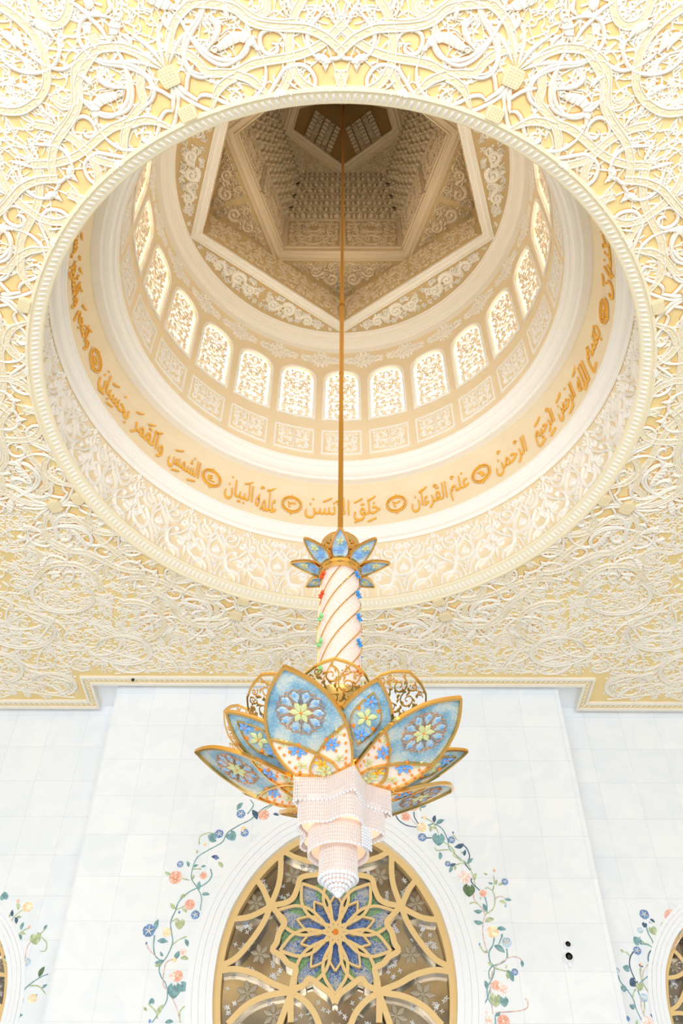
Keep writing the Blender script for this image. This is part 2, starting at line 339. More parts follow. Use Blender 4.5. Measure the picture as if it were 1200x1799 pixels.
# carved strapwork, traced once for 1/16 of the ceiling and repeated round the opening
TR = json.loads('''{"S":[[[6.7,20.7],[6.56,19.3],[6.39,18.3],[6.23,17.7],[6.17,16.0],[6.12,14.1],[6.17,12.0],[6.18,9.9],[6.18,7.1],[6.21,4.9],[6.28,3.1],[6.39,1.5],[6.5,0.4],[6.59,-0.5]],[[6.1,14.1],[5.99,12.5],[5.87,11.5],[5.66,9.9]],[[6.07,14.3],[6.04,15.8],[5.96,17.3],[5.82,18.5],[5.7,19.5]],[[5.68,9.1],[5.83,7.9],[5.98,6.9],[6.17,6.6],[6.37,6.5],[6.55,6.0],[6.73,5.3],[6.89,4.2]],[[6.09,6.6],[5.93,6.1],[5.8,5.2],[5.7,3.5],[5.64,1.6],[5.62,0.5],[5.69,0.4],[5.94,-0.5]],[[7.1,16.2],[7.04,14.7],[6.97,13.1],[6.89,11.9],[6.75,11.0],[6.67,10.0],[6.61,8.5],[6.56,6.2],[6.53,4.4],[6.48,3.2],[6.39,1.7],[6.27,0.4],[6.18,-0.5]],[[6.93,8.8],[6.84,8.9],[6.77,9.7],[6.81,10.7]],[[7.1,16.2],[7.08,17.3],[7.02,18.3],[6.96,19.2],[6.87,19.9]],[[8.27,10.6],[8.05,11.2],[7.88,11.5],[7.71,11.6],[7.51,11.3],[7.32,10.4],[7.16,9.1],[7.09,7.5],[7.09,6.0],[7.14,4.4],[7.25,3.2],[7.38,2.4]],[[8.02,13.8],[7.88,13.3],[7.73,13.4],[7.62,14.2],[7.61,15.2],[7.68,16.3],[7.77,17.0]],[[6.61,5.5],[6.62,7.6],[6.71,9.8],[6.9,11.6],[7.04,12.7],[7.12,14.2],[7.12,16.0],[7.05,17.7],[6.96,19.1],[6.82,20.3],[6.63,21.1]],[[7.29,17.0],[7.21,16.7],[7.13,16.8]],[[6.97,8.9],[6.92,8.5],[6.82,8.5],[6.76,9.4],[6.77,10.3]]],"V":[[[7.12,18.9],[6.95,18.4],[6.74,18.1],[6.49,17.5],[6.33,16.5],[6.25,15.3],[6.27,13.6],[6.39,12.0],[6.55,11.2],[6.72,11.1],[6.83,11.7],[6.92,12.5]],[[7.03,15.6],[6.92,16.3],[6.78,18.2],[6.66,19.2],[6.48,19.9],[6.3,19.8],[6.19,18.7],[6.16,16.7]],[[6.24,22.5],[6.05,22.1],[5.89,21.0],[5.74,19.4],[5.65,16.9],[5.66,14.4],[5.74,12.4],[5.87,10.8],[6.07,10.1],[6.25,10.2]],[[6.39,7.0],[6.5,7.4],[6.56,8.4],[6.53,9.6],[6.43,10.1],[6.3,9.9],[6.24,9.0],[6.29,8.1],[6.37,8.2],[6.38,8.7]],[[6.73,2.0],[6.6,3.1],[6.5,3.9],[6.36,4.2],[6.21,3.8],[6.11,2.8]],[[6.17,-0.5],[6.12,0.4],[6.11,1.6]],[[5.62,12.0],[5.78,10.0],[5.96,8.3],[6.04,7.4],[6.06,5.5],[5.99,4.3],[5.84,3.6],[5.7,4.0],[5.61,4.7]],[[5.94,20.5],[5.97,19.7],[5.92,18.5],[5.81,17.4],[5.71,16.1]],[[6.38,19.0],[6.24,20.5],[6.07,21.5]],[[6.23,23.0],[6.1,23.4],[5.92,24.5]],[[7.77,7.1],[7.63,7.1],[7.48,7.6],[7.34,8.7],[7.26,10.1],[7.27,11.5],[7.35,12.7],[7.46,13.2],[7.52,13.1]],[[7.61,9.7],[7.49,9.8],[7.36,10.2],[7.19,11.1],[7.12,12.3],[7.12,14.0]],[[7.76,16.8],[7.59,17.4],[7.43,17.7],[7.29,18.0],[7.11,18.0]],[[7.24,20.1],[7.35,19.5],[7.47,18.0],[7.48,16.7],[7.35,15.4],[7.21,15.1],[7.07,15.2],[6.91,16.0],[6.77,17.6],[6.62,19.0],[6.45,19.8],[6.29,19.3],[6.22,18.2]],[[7.66,8.6],[7.53,8.8],[7.37,8.0]],[[7.01,18.3],[6.84,18.2],[6.65,17.8],[6.45,16.8],[6.32,15.3],[6.28,13.1],[6.4,11.6],[6.58,11.6],[6.74,11.0]],[[7.4,19.4],[7.43,20.1],[7.53,20.4]]],"L":[[[[6.5,16.2],[6.48,15.7],[6.49,14.9],[6.54,13.4],[6.53,12.1],[6.4,10.8],[6.25,10.2]],0.24,1],[[[6.88,15.3],[6.76,14.7],[6.66,14.8],[6.56,16.1]],0.13,0],[[[6.98,13.3],[6.88,13.2],[6.75,13.3]],0.1,0],[[[5.89,14.9],[5.81,14.4],[5.71,15.0],[5.72,16.2],[5.8,17.4]],0.11,0],[[[6.13,3.5],[6.1,2.2],[5.94,2.1]],0.22,2],[[[5.72,7.8],[5.64,6.3],[5.6,4.4]],0.13,2],[[[6.91,6.3],[6.78,6.5],[6.67,6.3]],0.07,0],[[[6.86,2.1],[6.69,1.3],[6.52,0.6]],0.13,2],[[[5.88,7.4],[5.81,6.9],[5.74,6.1]],0.06,0],[[[6.1,1.1],[6.08,1.7],[6.02,2.5]],0.12,2],[[[7.84,12.1],[7.76,12.6],[7.63,13.1],[7.49,13.1]],0.22,1],[[[7.88,10.5],[7.74,9.7],[7.6,9.5]],0.2,0],[[[7.97,8.9],[7.87,9.3],[7.7,9.0]],0.2,0],[[[7.45,8.5],[7.27,7.3],[7.02,6.4],[6.7,5.9]],0.15,2],[[[7.4,6.1],[7.3,6.6],[7.19,6.7]],0.2,2],[[[7.33,20.8],[7.22,19.5],[7.08,18.2]],0.26,1],[[[6.99,12.7],[6.88,13.1],[6.77,13.0]],0.12,0],[[[6.89,15.0],[6.77,14.5],[6.62,15.2],[6.5,16.7]],0.15,0],[[[7.11,19.8],[7.0,20.2],[6.89,20.0]],0.13,0],[[[7.67,18.2],[7.59,18.3],[7.64,19.3]],0.2,0]]}''')
FS = [rotf(k*pi/4+pi, mir) for k in range(8) for mir in (False, True)]
def pl(c): return np.array([(CX-r*sin(rad(a)), CY+r*cos(rad(a))) for r, a in c])
S = Sflat(ZC)
st = MB(); si = MB()
for i, c in enumerate(TR['S']):
    P = smooth(pl(c), .07); P = P; w = np.full(len(P), .062)
    zo = .045+.007*(i % 3)
    if i in (1, 2): w = w*np.minimum(1, np.linspace(1.6, .25, len(P)))
    ribbon(st, P, w, S, 0, zo, 'strap')
    ribbon(si, P, w*.66, S, 0, zo*.7, 'flat')
    D = np.r_[0, np.cumsum(np.linalg.norm(np.diff(P, axis=0), axis=1))]
    for k, d in enumerate(np.arange(.05, D[-1]-.03, .085)):       # small leaf chain running along the strap
        q = np.array([np.interp(d, D, P[:, 0]), np.interp(d, D, P[:, 1])]); q2 = np.array([np.interp(d+.055, D, P[:, 0]), np.interp(d+.055, D, P[:, 1])])
        t = q2-q; nn = np.array([-t[1], t[0]])*.4*(1 if k % 2 else -1)
        leaf(st, [q-nn*.3, (q+q2)/2+nn*.5, q2+nn], .017, S, zo*.5, zo*.95, prof='thin', step=.03)
disc(st, pl([(5.71, 8.9)])[0], .085, S, 0, .07, 14, dome=False)
st.rep(FS).build('strapwork_relief', WHITE, ceiling, keep=keep_ceiling)
si.rep(FS).build('strapwork_inlay', STRAPIN, ceiling, keep=keep_ceiling)
vn = MB(); ve = MB()
for c in TR['V']:
    P = smooth(pl(c), .05); n = len(P); w = .034*np.minimum(1, .35+4*np.minimum(np.linspace(0, 1, n), np.linspace(1, 0, n)))
    ribbon(vn, P, w, S, 0, .052, 'round'); ribbon(ve, P, w*1.3, S, 0, .012, 'flat')
for P0, w, kd in TR['L']:
    P = smooth(pl(P0), .035); n = len(P); ww = leafw(n, w*.33, .4, .2)
    ribbon(vn, P, ww, S, 0, .062 if kd < 2 else .04, 'round'); ribbon(ve, P, ww*1.12+.006, S, 0, .014, 'flat')
    if kd == 1:      # the big curled leaf: eye spiral and ribs
        sp = spiral(P[2], ww.max()*.75, 0, 1.3, 1, .2); ribbon(vn, sp, .012, S, .05, .085, 'round')
        for k in range(2, n-3, 3):
            t = P[k+1]-P[k-1]; t /= np.linalg.norm(t); nn = np.array([-t[1], t[0]])
            leaf(vn, [P[k]-nn*ww[k]*.8, P[k]+t*.03, P[k]+nn*ww[k]*.8+t*.05], .008, S, .05, .078, prof='thin')
    if kd == 2:
        for k in range(2, n-1, 2): disc(vn, P[k], ww[k]*.4+.004, S, .03, .06, 6)
cl = MB()
# paired seed-head clasps on the mirror line between two straps
for (r0, r1, wd) in ((6.24, 6.5, .15), (5.73, 5.93, .14)):
    L = np.linspace(0, 1, 9); P = pl([(r0+(r1-r0)*t, 22.5) for t in L]); ww = wd*np.sin(np.clip(.22+L*.56, 0, 1)*pi)**.5
    ribbon(cl, P, ww, S, 0, .085, 'flat')
    for a in np.arange(.12, .95, .16):
        for b in (-.6, -.3, 0, .3, .6):
            p = pl([(r0+(r1-r0)*a, 22.5)])[0]; q = pl([(r0, 22.5)])[0]-pl([(r1, 22.5)])[0]; q /= np.linalg.norm(q); nn = np.array([-q[1], q[0]])
            disc(cl, p+nn*b*wd, .012, S, .08, .1, 5)
for k, (r0, a0, r1, a1) in enumerate(((6.5, 22.5, 7.1, 20.5), (6.5, 22.2, 7.0, 18.8), (6.5, 21.9, 6.85, 17.6), (6.24, 22.2, 5.97, 20.6), (6.24, 22.4, 5.95, 21.6))):
    P = pl([(r0, a0), ((r0+r1)/2, (a0+a1)/2+.35), (r1, a1)]); leaf(vn, P, .036, S, 0, .05)
cl.rep([rotf(k*pi/4+pi) for k in range(8)]).build('seed_head_relief', STRAPIN, ceiling, keep=keep_ceiling)
vn.rep(FS).build('vine_relief', WHITE, ceiling, smooth=True, keep=keep_ceiling)
ve.rep(FS).build('ochre_vine_edging', EDGE, ceiling, keep=keep_ceiling)
# thin background tendrils
tn = MB(); R = random.Random(5)
def wedge_ok(p):
    r = math.hypot(p[0]-CX, p[1]-CY); a = math.degrees(math.atan2(CX-p[0], p[1]-CY)); return -1 < a < 23.5 and 5.78 < r < 8.6
for i in range(175):
    a0 = R.uniform(0, 22.5); r0 = 5.8+2.7*R.random()**.9; r0 = r0 if i < 105 else R.uniform(7.1, 8.45); p = pl([(r0, a0)])[0]; th_ = R.uniform(0, 6.28); k = R.uniform(-2.6, 2.6); P = [p]
    for q in range(R.randint(5, 10)):
        th_ += k*.09; k *= 1.06; p = p+.09*np.array([cos(th_), sin(th_)]); P.append(p)
    P = [p for p in P if wedge_ok(p)]
    if len(P) < 4: continue
    P = np.array(P); n = len(P); ribbon(tn, P, .017*np.linspace(1, .6, n), S, 0, .026, 'ridge')
    for q in range(1, n-1, 2):
        t = P[q+1]-P[q]; sg = R.choice((-1, 1)); b = math.atan2(t[1], t[0])+sg*.9; l = R.uniform(.08, .15); e = P[q]+l*np.array([cos(b), sin(b)]); e2 = P[q]+l*.6*np.array([cos(b+sg*.5), sin(b+sg*.5)])
        if wedge_ok(e): leaf(tn, [P[q], (P[q]+e)/2+(e2-P[q])*.12, e], .021, S, 0, .028, prof='ridge', step=.05)
    if R.random() < .5:
        sp = spiral(P[-1]+.06*np.array([cos(th_), sin(th_)]), .07, th_+pi, 1, R.choice((-1, 1)), .3, 9); ribbon(tn, sp, .014, S, 0, .026, 'ridge')
tn.rep(FS).build('tendril_relief', WHITE, ceiling, keep=keep_ceiling)
# outer corners: fine curling tendrils
co = MB(); ce = lambda P: (np.hypot(P[:, 0]-CX, P[:, 1]-CY) > 8.15) & (P[:, 0] > 0) & (P[:, 0] < 9.9) & (P[:, 1] < 19.3) & ((P[:, 1] < 18.2) | (P[:, 0] > 6.6))
scrolls(co, ce, (0, 9.9, 14.2, 19.3), .42, .1, .07, S, 0, .035, 11, tries=1500, leaves=2, prof='ridge', turns=1.2, wmin=.018, over=.8)
scrolls(co, ce, (3.2, 7.8, 1.8, 4.5), .42, .12, .07, S, 0, .035, 12, tries=400, leaves=2, prof='ridge', turns=1.2, wmin=.018, over=.8)
for i in range(60):
    p = np.array([R.uniform(1, 9.6), R.uniform(15, 19.2)]); a = R.uniform(0, 6.3); P = [p]
    k = R.uniform(-3, 3)
    for q in range(9): a += k*.1; p = p+.12*np.array([cos(a), sin(a)]); P.append(p)
    P = np.array(P)
    if ce(P).all(): ribbon(co, P, .03, S, 0, .05, 'round')
for sd, rmx in ((71, .3), (72, .2), (73, .36)):
    scrolls(co, ce, (0, 9.9, 14.2, 19.3), rmx, .09, .06, S, 0, .03, sd, tries=900, leaves=1, prof='ridge', turns=1.1, wmin=.015, over=.85, link=False)
for cx_, cy_, r_, a_, b_ in ((7.6, 16.4, .8, 0, 4.6), (5.2, 17.2, .6, 1, 6), (8.6, 17.9, .7, 2, 7), (6.3, 15.2, .65, -1, 4), (8.9, 15.4, .75, 1, 5.5), (3.4, 17.6, .5, 3, 8), (1.5, 17.9, .45, 0, 5), (7.2, 18.6, .5, 2, 6)):
    t = np.linspace(a_, b_, 30); P = np.stack([cx_+r_*(1+.12*(t-a_)/4)*np.cos(t), cy_+.9*r_*np.sin(t)], 1)
    if ce(P).mean() > .6: ribbon(co, P, .05*np.minimum(1, np.linspace(1.4, .3, 30)), S, 0, .06, 'strap')
for sd in (91, 92, 93): scrolls(co, ce, (2.2, 8.8, 1.8, 5.2), .3, .09, .06, S, 0, .03, sd, tries=500, leaves=1, prof='ridge', turns=1.1, wmin=.016, over=.8, link=True)
for i in range(170):
    p = np.array([R.uniform(.1, 9.6), R.uniform(15.5, 19.2)]); a = R.uniform(0, 6.3); P = [p]; k = R.uniform(-4, 4)
    for q in range(12): a += k*.09; k *= .93; p = p+.11*np.array([cos(a), sin(a)]); P.append(p)
    P = np.array(P)
    if ce(P).all(): ribbon(co, P, .018, S, 0, .04, 'round')
co.rep([lambda V: V, lambda V: np.stack([2*CX-V[:, 0], V[:, 1], V[:, 2]], 1)]).build('corner_tendril_relief', WHITE, ceiling, keep=keep_ceiling)

# moulded rim of the opening
rim = MB(); rim.lathe([(5.76, ZC+.01), (5.75, ZC-.05), (5.70, ZC-.06), (5.68, ZC-.03), (5.49, ZC+.07), (5.47, ZC+.1), (5.5, ZC+.16), (5.97, ZC+.17)], (CX, CY), 240)
rimo = rim.build('trim_2', RIMC, kind='structure', smooth=False)
bd = MB(); SR = lambda P, h: np.stack([CX+(5.68-.19*P[:, 1]+h*.5)*np.sin(P[:, 0]), CY+(5.68-.19*P[:, 1]+h*.5)*np.cos(P[:, 0]), ZC-.03+.10*P[:, 1]-h], 1)
nb = 340
for i in range(nb):
    a = 2*pi*i/nb; da = 2*pi/nb
    for (t0, t1, w) in ((.12, .88, .36),):
        V = SR(np.array([(a-da*w*.4, t0), (a+da*w, t0+.1), (a+da*w*.8, t1), (a-da*w, t1-.1), (a, .5)]), np.array([0, 0, 0, 0, .028]))
        bd.add(V, T=[(0, 1, 4), (1, 2, 4), (2, 3, 4), (3, 0, 4)])
bd.build('leaf_bead_relief', WHITE, rimo)

# ------------------------------------------------------------------ drum below the windows
RB = 5.95
b = MB(); b.lathe([(RB, ZC+.15), (RB, 15.9)], (CX, CY), 192); drum = b.build('wall_drum', DCREAM, kind='structure', smooth=True)
mo = MB(); S = Scyl(RB)
U0 = lambda x: (515-x)/335*.5*(2*pi*RB/24)
def bp(pts): return np.array([(U0(x), 15.76-2.1*((y-(.2*(x-180)-5))/640)) for x, y in pts])
def br(pts, w, h=.05, prof='groove', tp=None):
    P = smooth(bp(pts), .04); ww = np.full(len(P), w) if tp is None else np.interp(np.linspace(0, 1, len(P)), *tp)*w
    ribbon(mo, P, ww, S, 0, h, prof)
br([(517, 265), (480, 300), (420, 345), (360, 372), (330, 385)], .028)
br([(400, 312), (375, 292), (330, 312), (298, 360), (305, 425), (345, 478), (420, 492), (478, 462), (497, 410), (482, 352), (512, 320)], .036, .06, 'round', ([0, .2, .35, .6, 1], [.5, 1.2, 1.5, .7, .5]))
disc(mo, bp([(398, 312)])[0], .05, S, 0, .08)
for cc, r, tn_, a0, sg in (((445, 410), .13, 1.1, .5, 1), ((350, 545), .27, 1.7, 2.4, -1), ((470, 232), .1, 1.2, 2, -1)):
    P = spiral(bp([cc])[0], r, a0, tn_, sg, .25); ribbon(mo, P, np.linspace(.035, .02, len(P)), S, 0, .055, 'round')
blossom(mo, bp([(445, 410)])[0], .06, S, 0, .05)
br([(300, 395), (240, 430), (208, 500), (200, 560), (215, 610)], .022)
br([(440, 500), (460, 560), (450, 640), (420, 680)], .022); br([(380, 610), (350, 640), (360, 665)], .02)
br([(205, 540), (180, 562), (150, 540), (158, 515)], .02); disc(mo, bp([(165, 518)])[0], .035, S, 0, .06)
br([(212, 395), (175, 420), (165, 450), (200, 448)], .02)
br([(215, 128), (170, 168), (110, 218), (82, 285), (98, 340), (150, 352), (180, 372)], .03)
br([(215, 128), (240, 175), (262, 225), (270, 300), (248, 360), (205, 375), (180, 350)], .03)
for dx in (-28, 0, 28): leaf(mo, bp([(175+dx*.2, 318), (175+dx, 280), (180+dx*.6, 225+abs(dx)*1.2)]), .05, S, 0, .055)
blossom(mo, bp([(222, 75)])[0], .12, S, 0, .06, 6); br([(222, 95), (216, 130)], .018)
br([(285, 45), (290, 85), (315, 115)], .025); br([(400, 118), (412, 180), (382, 236), (320, 242), (272, 205), (272, 160), (325, 130), (378, 150), (350, 188), (292, 192)], .028)
leaf(mo, bp([(330, 110), (350, 80), (345, 50)]), .035, S, 0, .05)
for (x, y) in ((450, 118), (470, 100), (432, 135), (455, 150)): disc(mo, bp([(x, y)])[0], .035, S, 0, .06, 8)
leaf(mo, bp([(516, 258), (490, 190), (517, 118)]), .035, S, 0, .055); leaf(mo, bp([(516, 120), (500, 90), (516, 60)]), .03, S, 0, .05)
leaf(mo, bp([(518, 395), (500, 350), (518, 320)]), .04, S, 0, .05)
leaf(mo, bp([(470, 420), (492, 440), (516, 470), (516, 540)]), .03, S, 0, .05)
FS24 = [rotf(2*pi*k/24+rad(-7.6), mir) for k in range(24) for mir in (False, True)]
keep_drum = lambda V: (V[:, 2] > ZC+.2) & (V[:, 2] < 15.8)
mo.rep(FS24).build('palmette_relief', DWHITE, drum, smooth=True, keep=keep_drum)

# mouldings and plain bands of the dome
def ring(name, prof, m, n=192, sm=False):
    q = MB(); q.lathe(prof, (CX, CY), n); return q.build(name, m, kind='structure', smooth=sm)
ring('trim_3', [(5.96, 15.80), (5.93, 15.76), (5.90, 15.77), (5.88, 15.83), (5.80, 15.84), (5.76, 15.88), (5.745, 15.95), (5.72, 15.99), (5.69, 16.0), (5.66, 16.03), (5.63, 16.04), (5.625, 16.09), (5.68, 16.1)], DWHITE)
band = ring('wall_inscription', [(5.66, 16.07), (5.64, 16.1), (5.60, 17.05), (5.56, 17.15), (5.46, 17.28), (5.44, 17.5)], DCREAM, sm=True)
ring('trim_4', [(5.44, 17.50), (5.26, 17.47), (5.23, 17.48), (5.22, 17.53), (5.15, 17.54), (5.08, 17.58), (5.05, 17.66), (5.02, 17.70), (4.98, 17.71), (4.93, 17.78), (4.91, 17.79), (4.905, 17.84), (4.95, 17.86)], DWHITE)
RW = 4.93
FL = ring('trim_5', [(4.93, 22.93), (4.78, 22.94), (4.75, 22.97), (4.74, 23.03), (4.68, 23.06), (4.60, 23.08), (4.57, 23.15), (4.55, 23.24), (4.50, 23.27), (4.49, 23.33), (4.46, 23.35)], DWHITE)

# window wall: 24 sectors, each with one arched opening
sect = 2*pi/24; SW = RW*sect; hw = .465; zs, zsp = 19.64, 21.42
def arch_z(s): return zsp+.47*np.sqrt(np.clip(1-(np.abs(s)/hw)**2.2, 0, 1))**.92
ww_ = MB(); S = Scyl(RW); sx = np.r_[np.linspace(-SW/2, -hw, 3), np.linspace(-hw, hw, 17)[1:-1], np.linspace(hw, SW/2, 3)]
def quadcol(mb, s0, s1, z00, z01, z10, z11, h0=0, h1=0):
    mb.add(S(np.array([(s0, z00), (s1, z10), (s1, z11), (s0, z01)]), np.array([h0, h0, h1, h1])), Q=[(0, 1, 2, 3)])
for i in range(len(sx)-1):
    a, b_ = sx[i], sx[i+1]; mid = (a+b_)/2
    if abs(mid) > hw: quadcol(ww_, a, b_, 17.84, 22.95, 17.84, 22.95)
    else:
        quadcol(ww_, a, b_, 17.84, zs, 17.84, zs); quadcol(ww_, a, b_, arch_z(a), 22.95, arch_z(b_), 22.95)
        ww_.add(S(np.array([(a, arch_z(a)), (b_, arch_z(b_)), (b_, arch_z(b_)), (a, arch_z(a))]), np.array([0, 0, -.14, -.14])), Q=[(0, 1, 2, 3)])
        ww_.add(S(np.array([(a, zs), (b_, zs), (b_, zs), (a, zs)]), np.array([0, 0, -.14, -.14])), Q=[(0, 1, 2, 3)])
for s in (-hw, hw): ww_.add(S(np.array([(s, zs), (s, zsp), (s, zsp), (s, zs)]), np.array([0, 0, -.14, -.14])), Q=[(0, 1, 2, 3)])
F24 = [rotf(sect*k) for k in range(24)]
dome = ww_.rep(F24).build('wall_dome', DCREAM, kind='structure')
# squares under the windows, braids over them
pn = MB(); hw2 = .5; z0_, z1_ = 18.08, 19.10
for (w0, hh) in ((.522, .475),):
    for p0, p1 in (((-w0-.022, -hh), (w0+.022, -hh)), ((-w0-.022, hh), (w0+.022, hh)), ((-w0, -hh), (-w0, hh)), ((w0, -hh), (w0, hh))):
        t = np.linspace(0, 1, 5)[:, None]; P = np.array(p0)*(1-t)+np.array(p1)*t; P[:, 1] += 18.59; ribbon(pn, P, .026, S, 0, .03, 'groove')
pr = MB(); ins = lambda P: (P[:, 0] > .015) & (P[:, 0] < .45) & (np.abs(P[:, 1]-18.59) < .41)
scrolls(pr, ins, (0, .45, 18.18, 19.0), .13, .03, .17, S, 0, .03, 21, tries=500, leaves=3, wmin=.011)
ribbon(pr, [(.012, 18.2), (.012, 18.98)], .012, S, 0, .03, 'ridge')
mirs = lambda V: np.stack([2*CX-V[:, 0], V[:, 1], V[:, 2]], 1)
F48 = [(lambda V, f=f: f(V)) for f in F24]+[(lambda V, f=f: f(mirs(V))) for f in F24]
sqm = pn.rep(F24).build('square_panel_mouldings', DWHITE, dome)
pr.rep(F48).build('square_panel_relief', DWHITE, dome, smooth=True)
brd = MB(); k = 15
for ph in (0, 2.1, 4.2):
    x = np.linspace(-.57, .57, 60); env = .13+.16*np.exp(-(x/.22)**2)
    P = np.stack([SW/2+x, 22.5+env*np.sin(x*13+ph)], 1); ribbon(brd, P, .022, S, 0, .035, 'round')
for dx, r in ((-.42, .1), (-.2, .09), (0, .2), (.2, .09), (.42, .1), (0, .09)):
    a = np.linspace(0, 2*pi, 15); P = np.stack([SW/2+dx+r*.9*np.cos(a), 22.5+r*1.1*np.sin(a)], 1); ribbon(brd, P, .02, S, 0, .04, 'round')
for sx_ in (-1, 1):
    leaf(brd, [(SW/2+sx_*.5, 22.5), (SW/2+sx_*.56, 22.53), (SW/2+sx_*.61, 22.5)], .05, S, 0, .04)
    for sy in (-1, 1): disc(brd, (SW/2+sx_*.07, 22.5+sy*.33), .05, S, 0, .05, 8); disc(brd, (SW/2+sx_*.17, 22.5+sy*.28), .035, S, 0, .05, 8)
brd.rep(F24).build('interlace_braid_relief', DWHITE, dome, smooth=True)
# window frame, lattice and pane (one of each, copied 24 times)
wf_ = MB(); cw = np.linspace(-1, 1, 27)
outl = np.array([(-hw, zs)]+[(-hw, zsp)]+[(hw*c_, float(arch_z(hw*c_))) for c_ in cw[1:-1]]+[(hw, zsp)]+[(hw, zs)])
ctr = np.array([0, 20.7]); o2 = outl+(outl-ctr)/np.linalg.norm(outl-ctr, axis=1)[:, None]*.045
ribbon(wf_, offset_poly(outl, .05), .042, S, 0, .035, 'groove')
ribbon(wf_, np.array([(-hw-.09, zs-.045), (0, zs-.045), (hw+.09, zs-.045)]), .042, S, 0, .035, 'groove')
lt = MB(); insw = lambda P: (P[:, 0] > .0) & (P[:, 0] < hw-.02) & (P[:, 1] > zs+.02) & (P[:, 1] < arch_z(P[:, 0])-.02)
L1 = MB(); Sb = lambda P, h: S(P, h-.08)
scrolls(L1, insw, (0, hw, zs, 21.9), .12, .04, .2, Sb, 0, .035, 33, tries=1500, leaves=3, wmin=.014, over=.86, lk=.13)
for yy in np.arange(zs+.2, 21.8, .37):
    a = np.linspace(0, 2*pi, 13); ribbon(L1, np.stack([.085*np.cos(a), yy+.1*np.sin(a)], 1), .013, Sb, 0, .035, 'round')
ribbon(L1, [(0, zs), (0, 21.85)], .011, Sb, 0, .03, 'round')
for xx in (.155, .31): ribbon(L1, [(xx, zs), (xx, 20.7), (xx, 21.75)], .009, Sb, -.005, .02, 'round')
for yy in np.arange(zs+.02, 21.5, .23): ribbon(L1, [(0, yy), (.2, yy+.05), (hw, yy)], .009, Sb, -.005, .02, 'round')
L1 = L1.rep([lambda V: V, mirs])
pane = MB()
for i in range(len(sx)-1):
    a, b_ = sx[i], sx[i+1]
    if abs((a+b_)/2) < hw: pane.add(S(np.array([(a, zs), (b_, zs), (b_, arch_z(b_)), (a, arch_z(a))]), np.full(4, -.14)), Q=[(0, 1, 2, 3)])
LATT = mat('window_lattice_plaster', (236, 223, 203), .6)
def shift(mb):
    o = MB(); V, Q, T, qm, tm = mb.arrays(); o.add(V-np.array([CX, CY, 0]), Q, T); return o
wf_o = shift(wf_); l_o = shift(L1); p_o = shift(pane)
w0 = empty('window_1', (CX, CY, 0)); w0['kind'] = 'structure'
wf_o.build('window_frame', DWHITE, w0); l_o.build('lattice', LATT, w0, smooth=True); p_o.build('glass_pane', PANE, w0)
for k in range(1, 24):
    o = copy_tree(w0); o.name = 'window_%d' % (k+1); o.rotation_euler[2] = -sect*k

# ------------------------------------------------------------------ star ceiling: pentagon inside pentagon
def pent(R_, off, k=5): return np.array([(CX+R_*sin(rad(off+72*i)), CY+R_*cos(rad(off+72*i))) for i in range(k)])
def ringplate(mb, A_, B_, z, m=0):
    n_ = len(A_); V = np.vstack([np.c_[A_, np.full(n_, z)], np.c_[B_, np.full(n_, z)]])
    mb.add(V, Q=[(i, (i+1) % n_, n_+(i+1) % n_, n_+i) for i in range(n_)], m=m)
def pframe(mb, R0, R1, off, z, steps):
    L = [np.c_[pent(R0*(1-t)+R1*t, off), np.full(5, z-h)] for t, h in steps]; mb.grid(np.array(L), closed=True)
STEPS = [(0, 0), (0, .06), (.12, .07), (.16, .03), (.3, .04), (.36, .08), (.62, .09), (.68, .05), (.84, .05), (.9, .1), (1, .1), (1, 0)]
def pwalls(mb, R_, off, z0, z1): mb.grid(np.array([np.c_[pent(R_, off), np.full(5, z)] for z in (z0, z1)]), closed=True)
z1c = 23.36; z2c = 24.75; z3c = 29.15
A5 = np.arange(100)*2*pi/100
circ = np.stack([CX+4.47*np.sin(A5), CY+4.47*np.cos(A5)], 1)
q = MB(); P5 = pent(4.4, 0); pp = np.vstack([np.linspace(P5[i], P5[(i+1) % 5], 20, endpoint=False) for i in range(5)])
ringplate(q, circ, pp, z1c); c1 = q.build('ceiling_star', UCREAM, kind='structure')
q = MB(); pframe(q, 4.46, 4.10, 0, z1c, STEPS); q.build('trim_6', DWHITE, kind='structure')
q = MB(); pwalls(q, 4.12, 0, z1c-.02, z2c+.05); w1 = q.build('wall_star', UCREAM, kind='structure')
q = MB(); ringplate(q, np.vstack([pent(4.14, 0)]), pent(4.14*cos(rad(36)), 36)[[0, 1, 2, 3, 4]], z2c)
Pm = pent(4.14*cos(rad(36)), 36); Pv = pent(4.14, 0)
q = MB(); V = []
for i in range(5): q.add(np.c_[[Pv[i], Pm[i-1], Pm[i]], np.full(3, z2c)], T=[(0, 1, 2)])
c2 = q.build('ceiling_star', UCREAM, kind='structure')
q = MB(); pframe(q, 3.46, 3.05, 36, z2c, STEPS); q.build('trim_7', UWHITE, kind='structure')
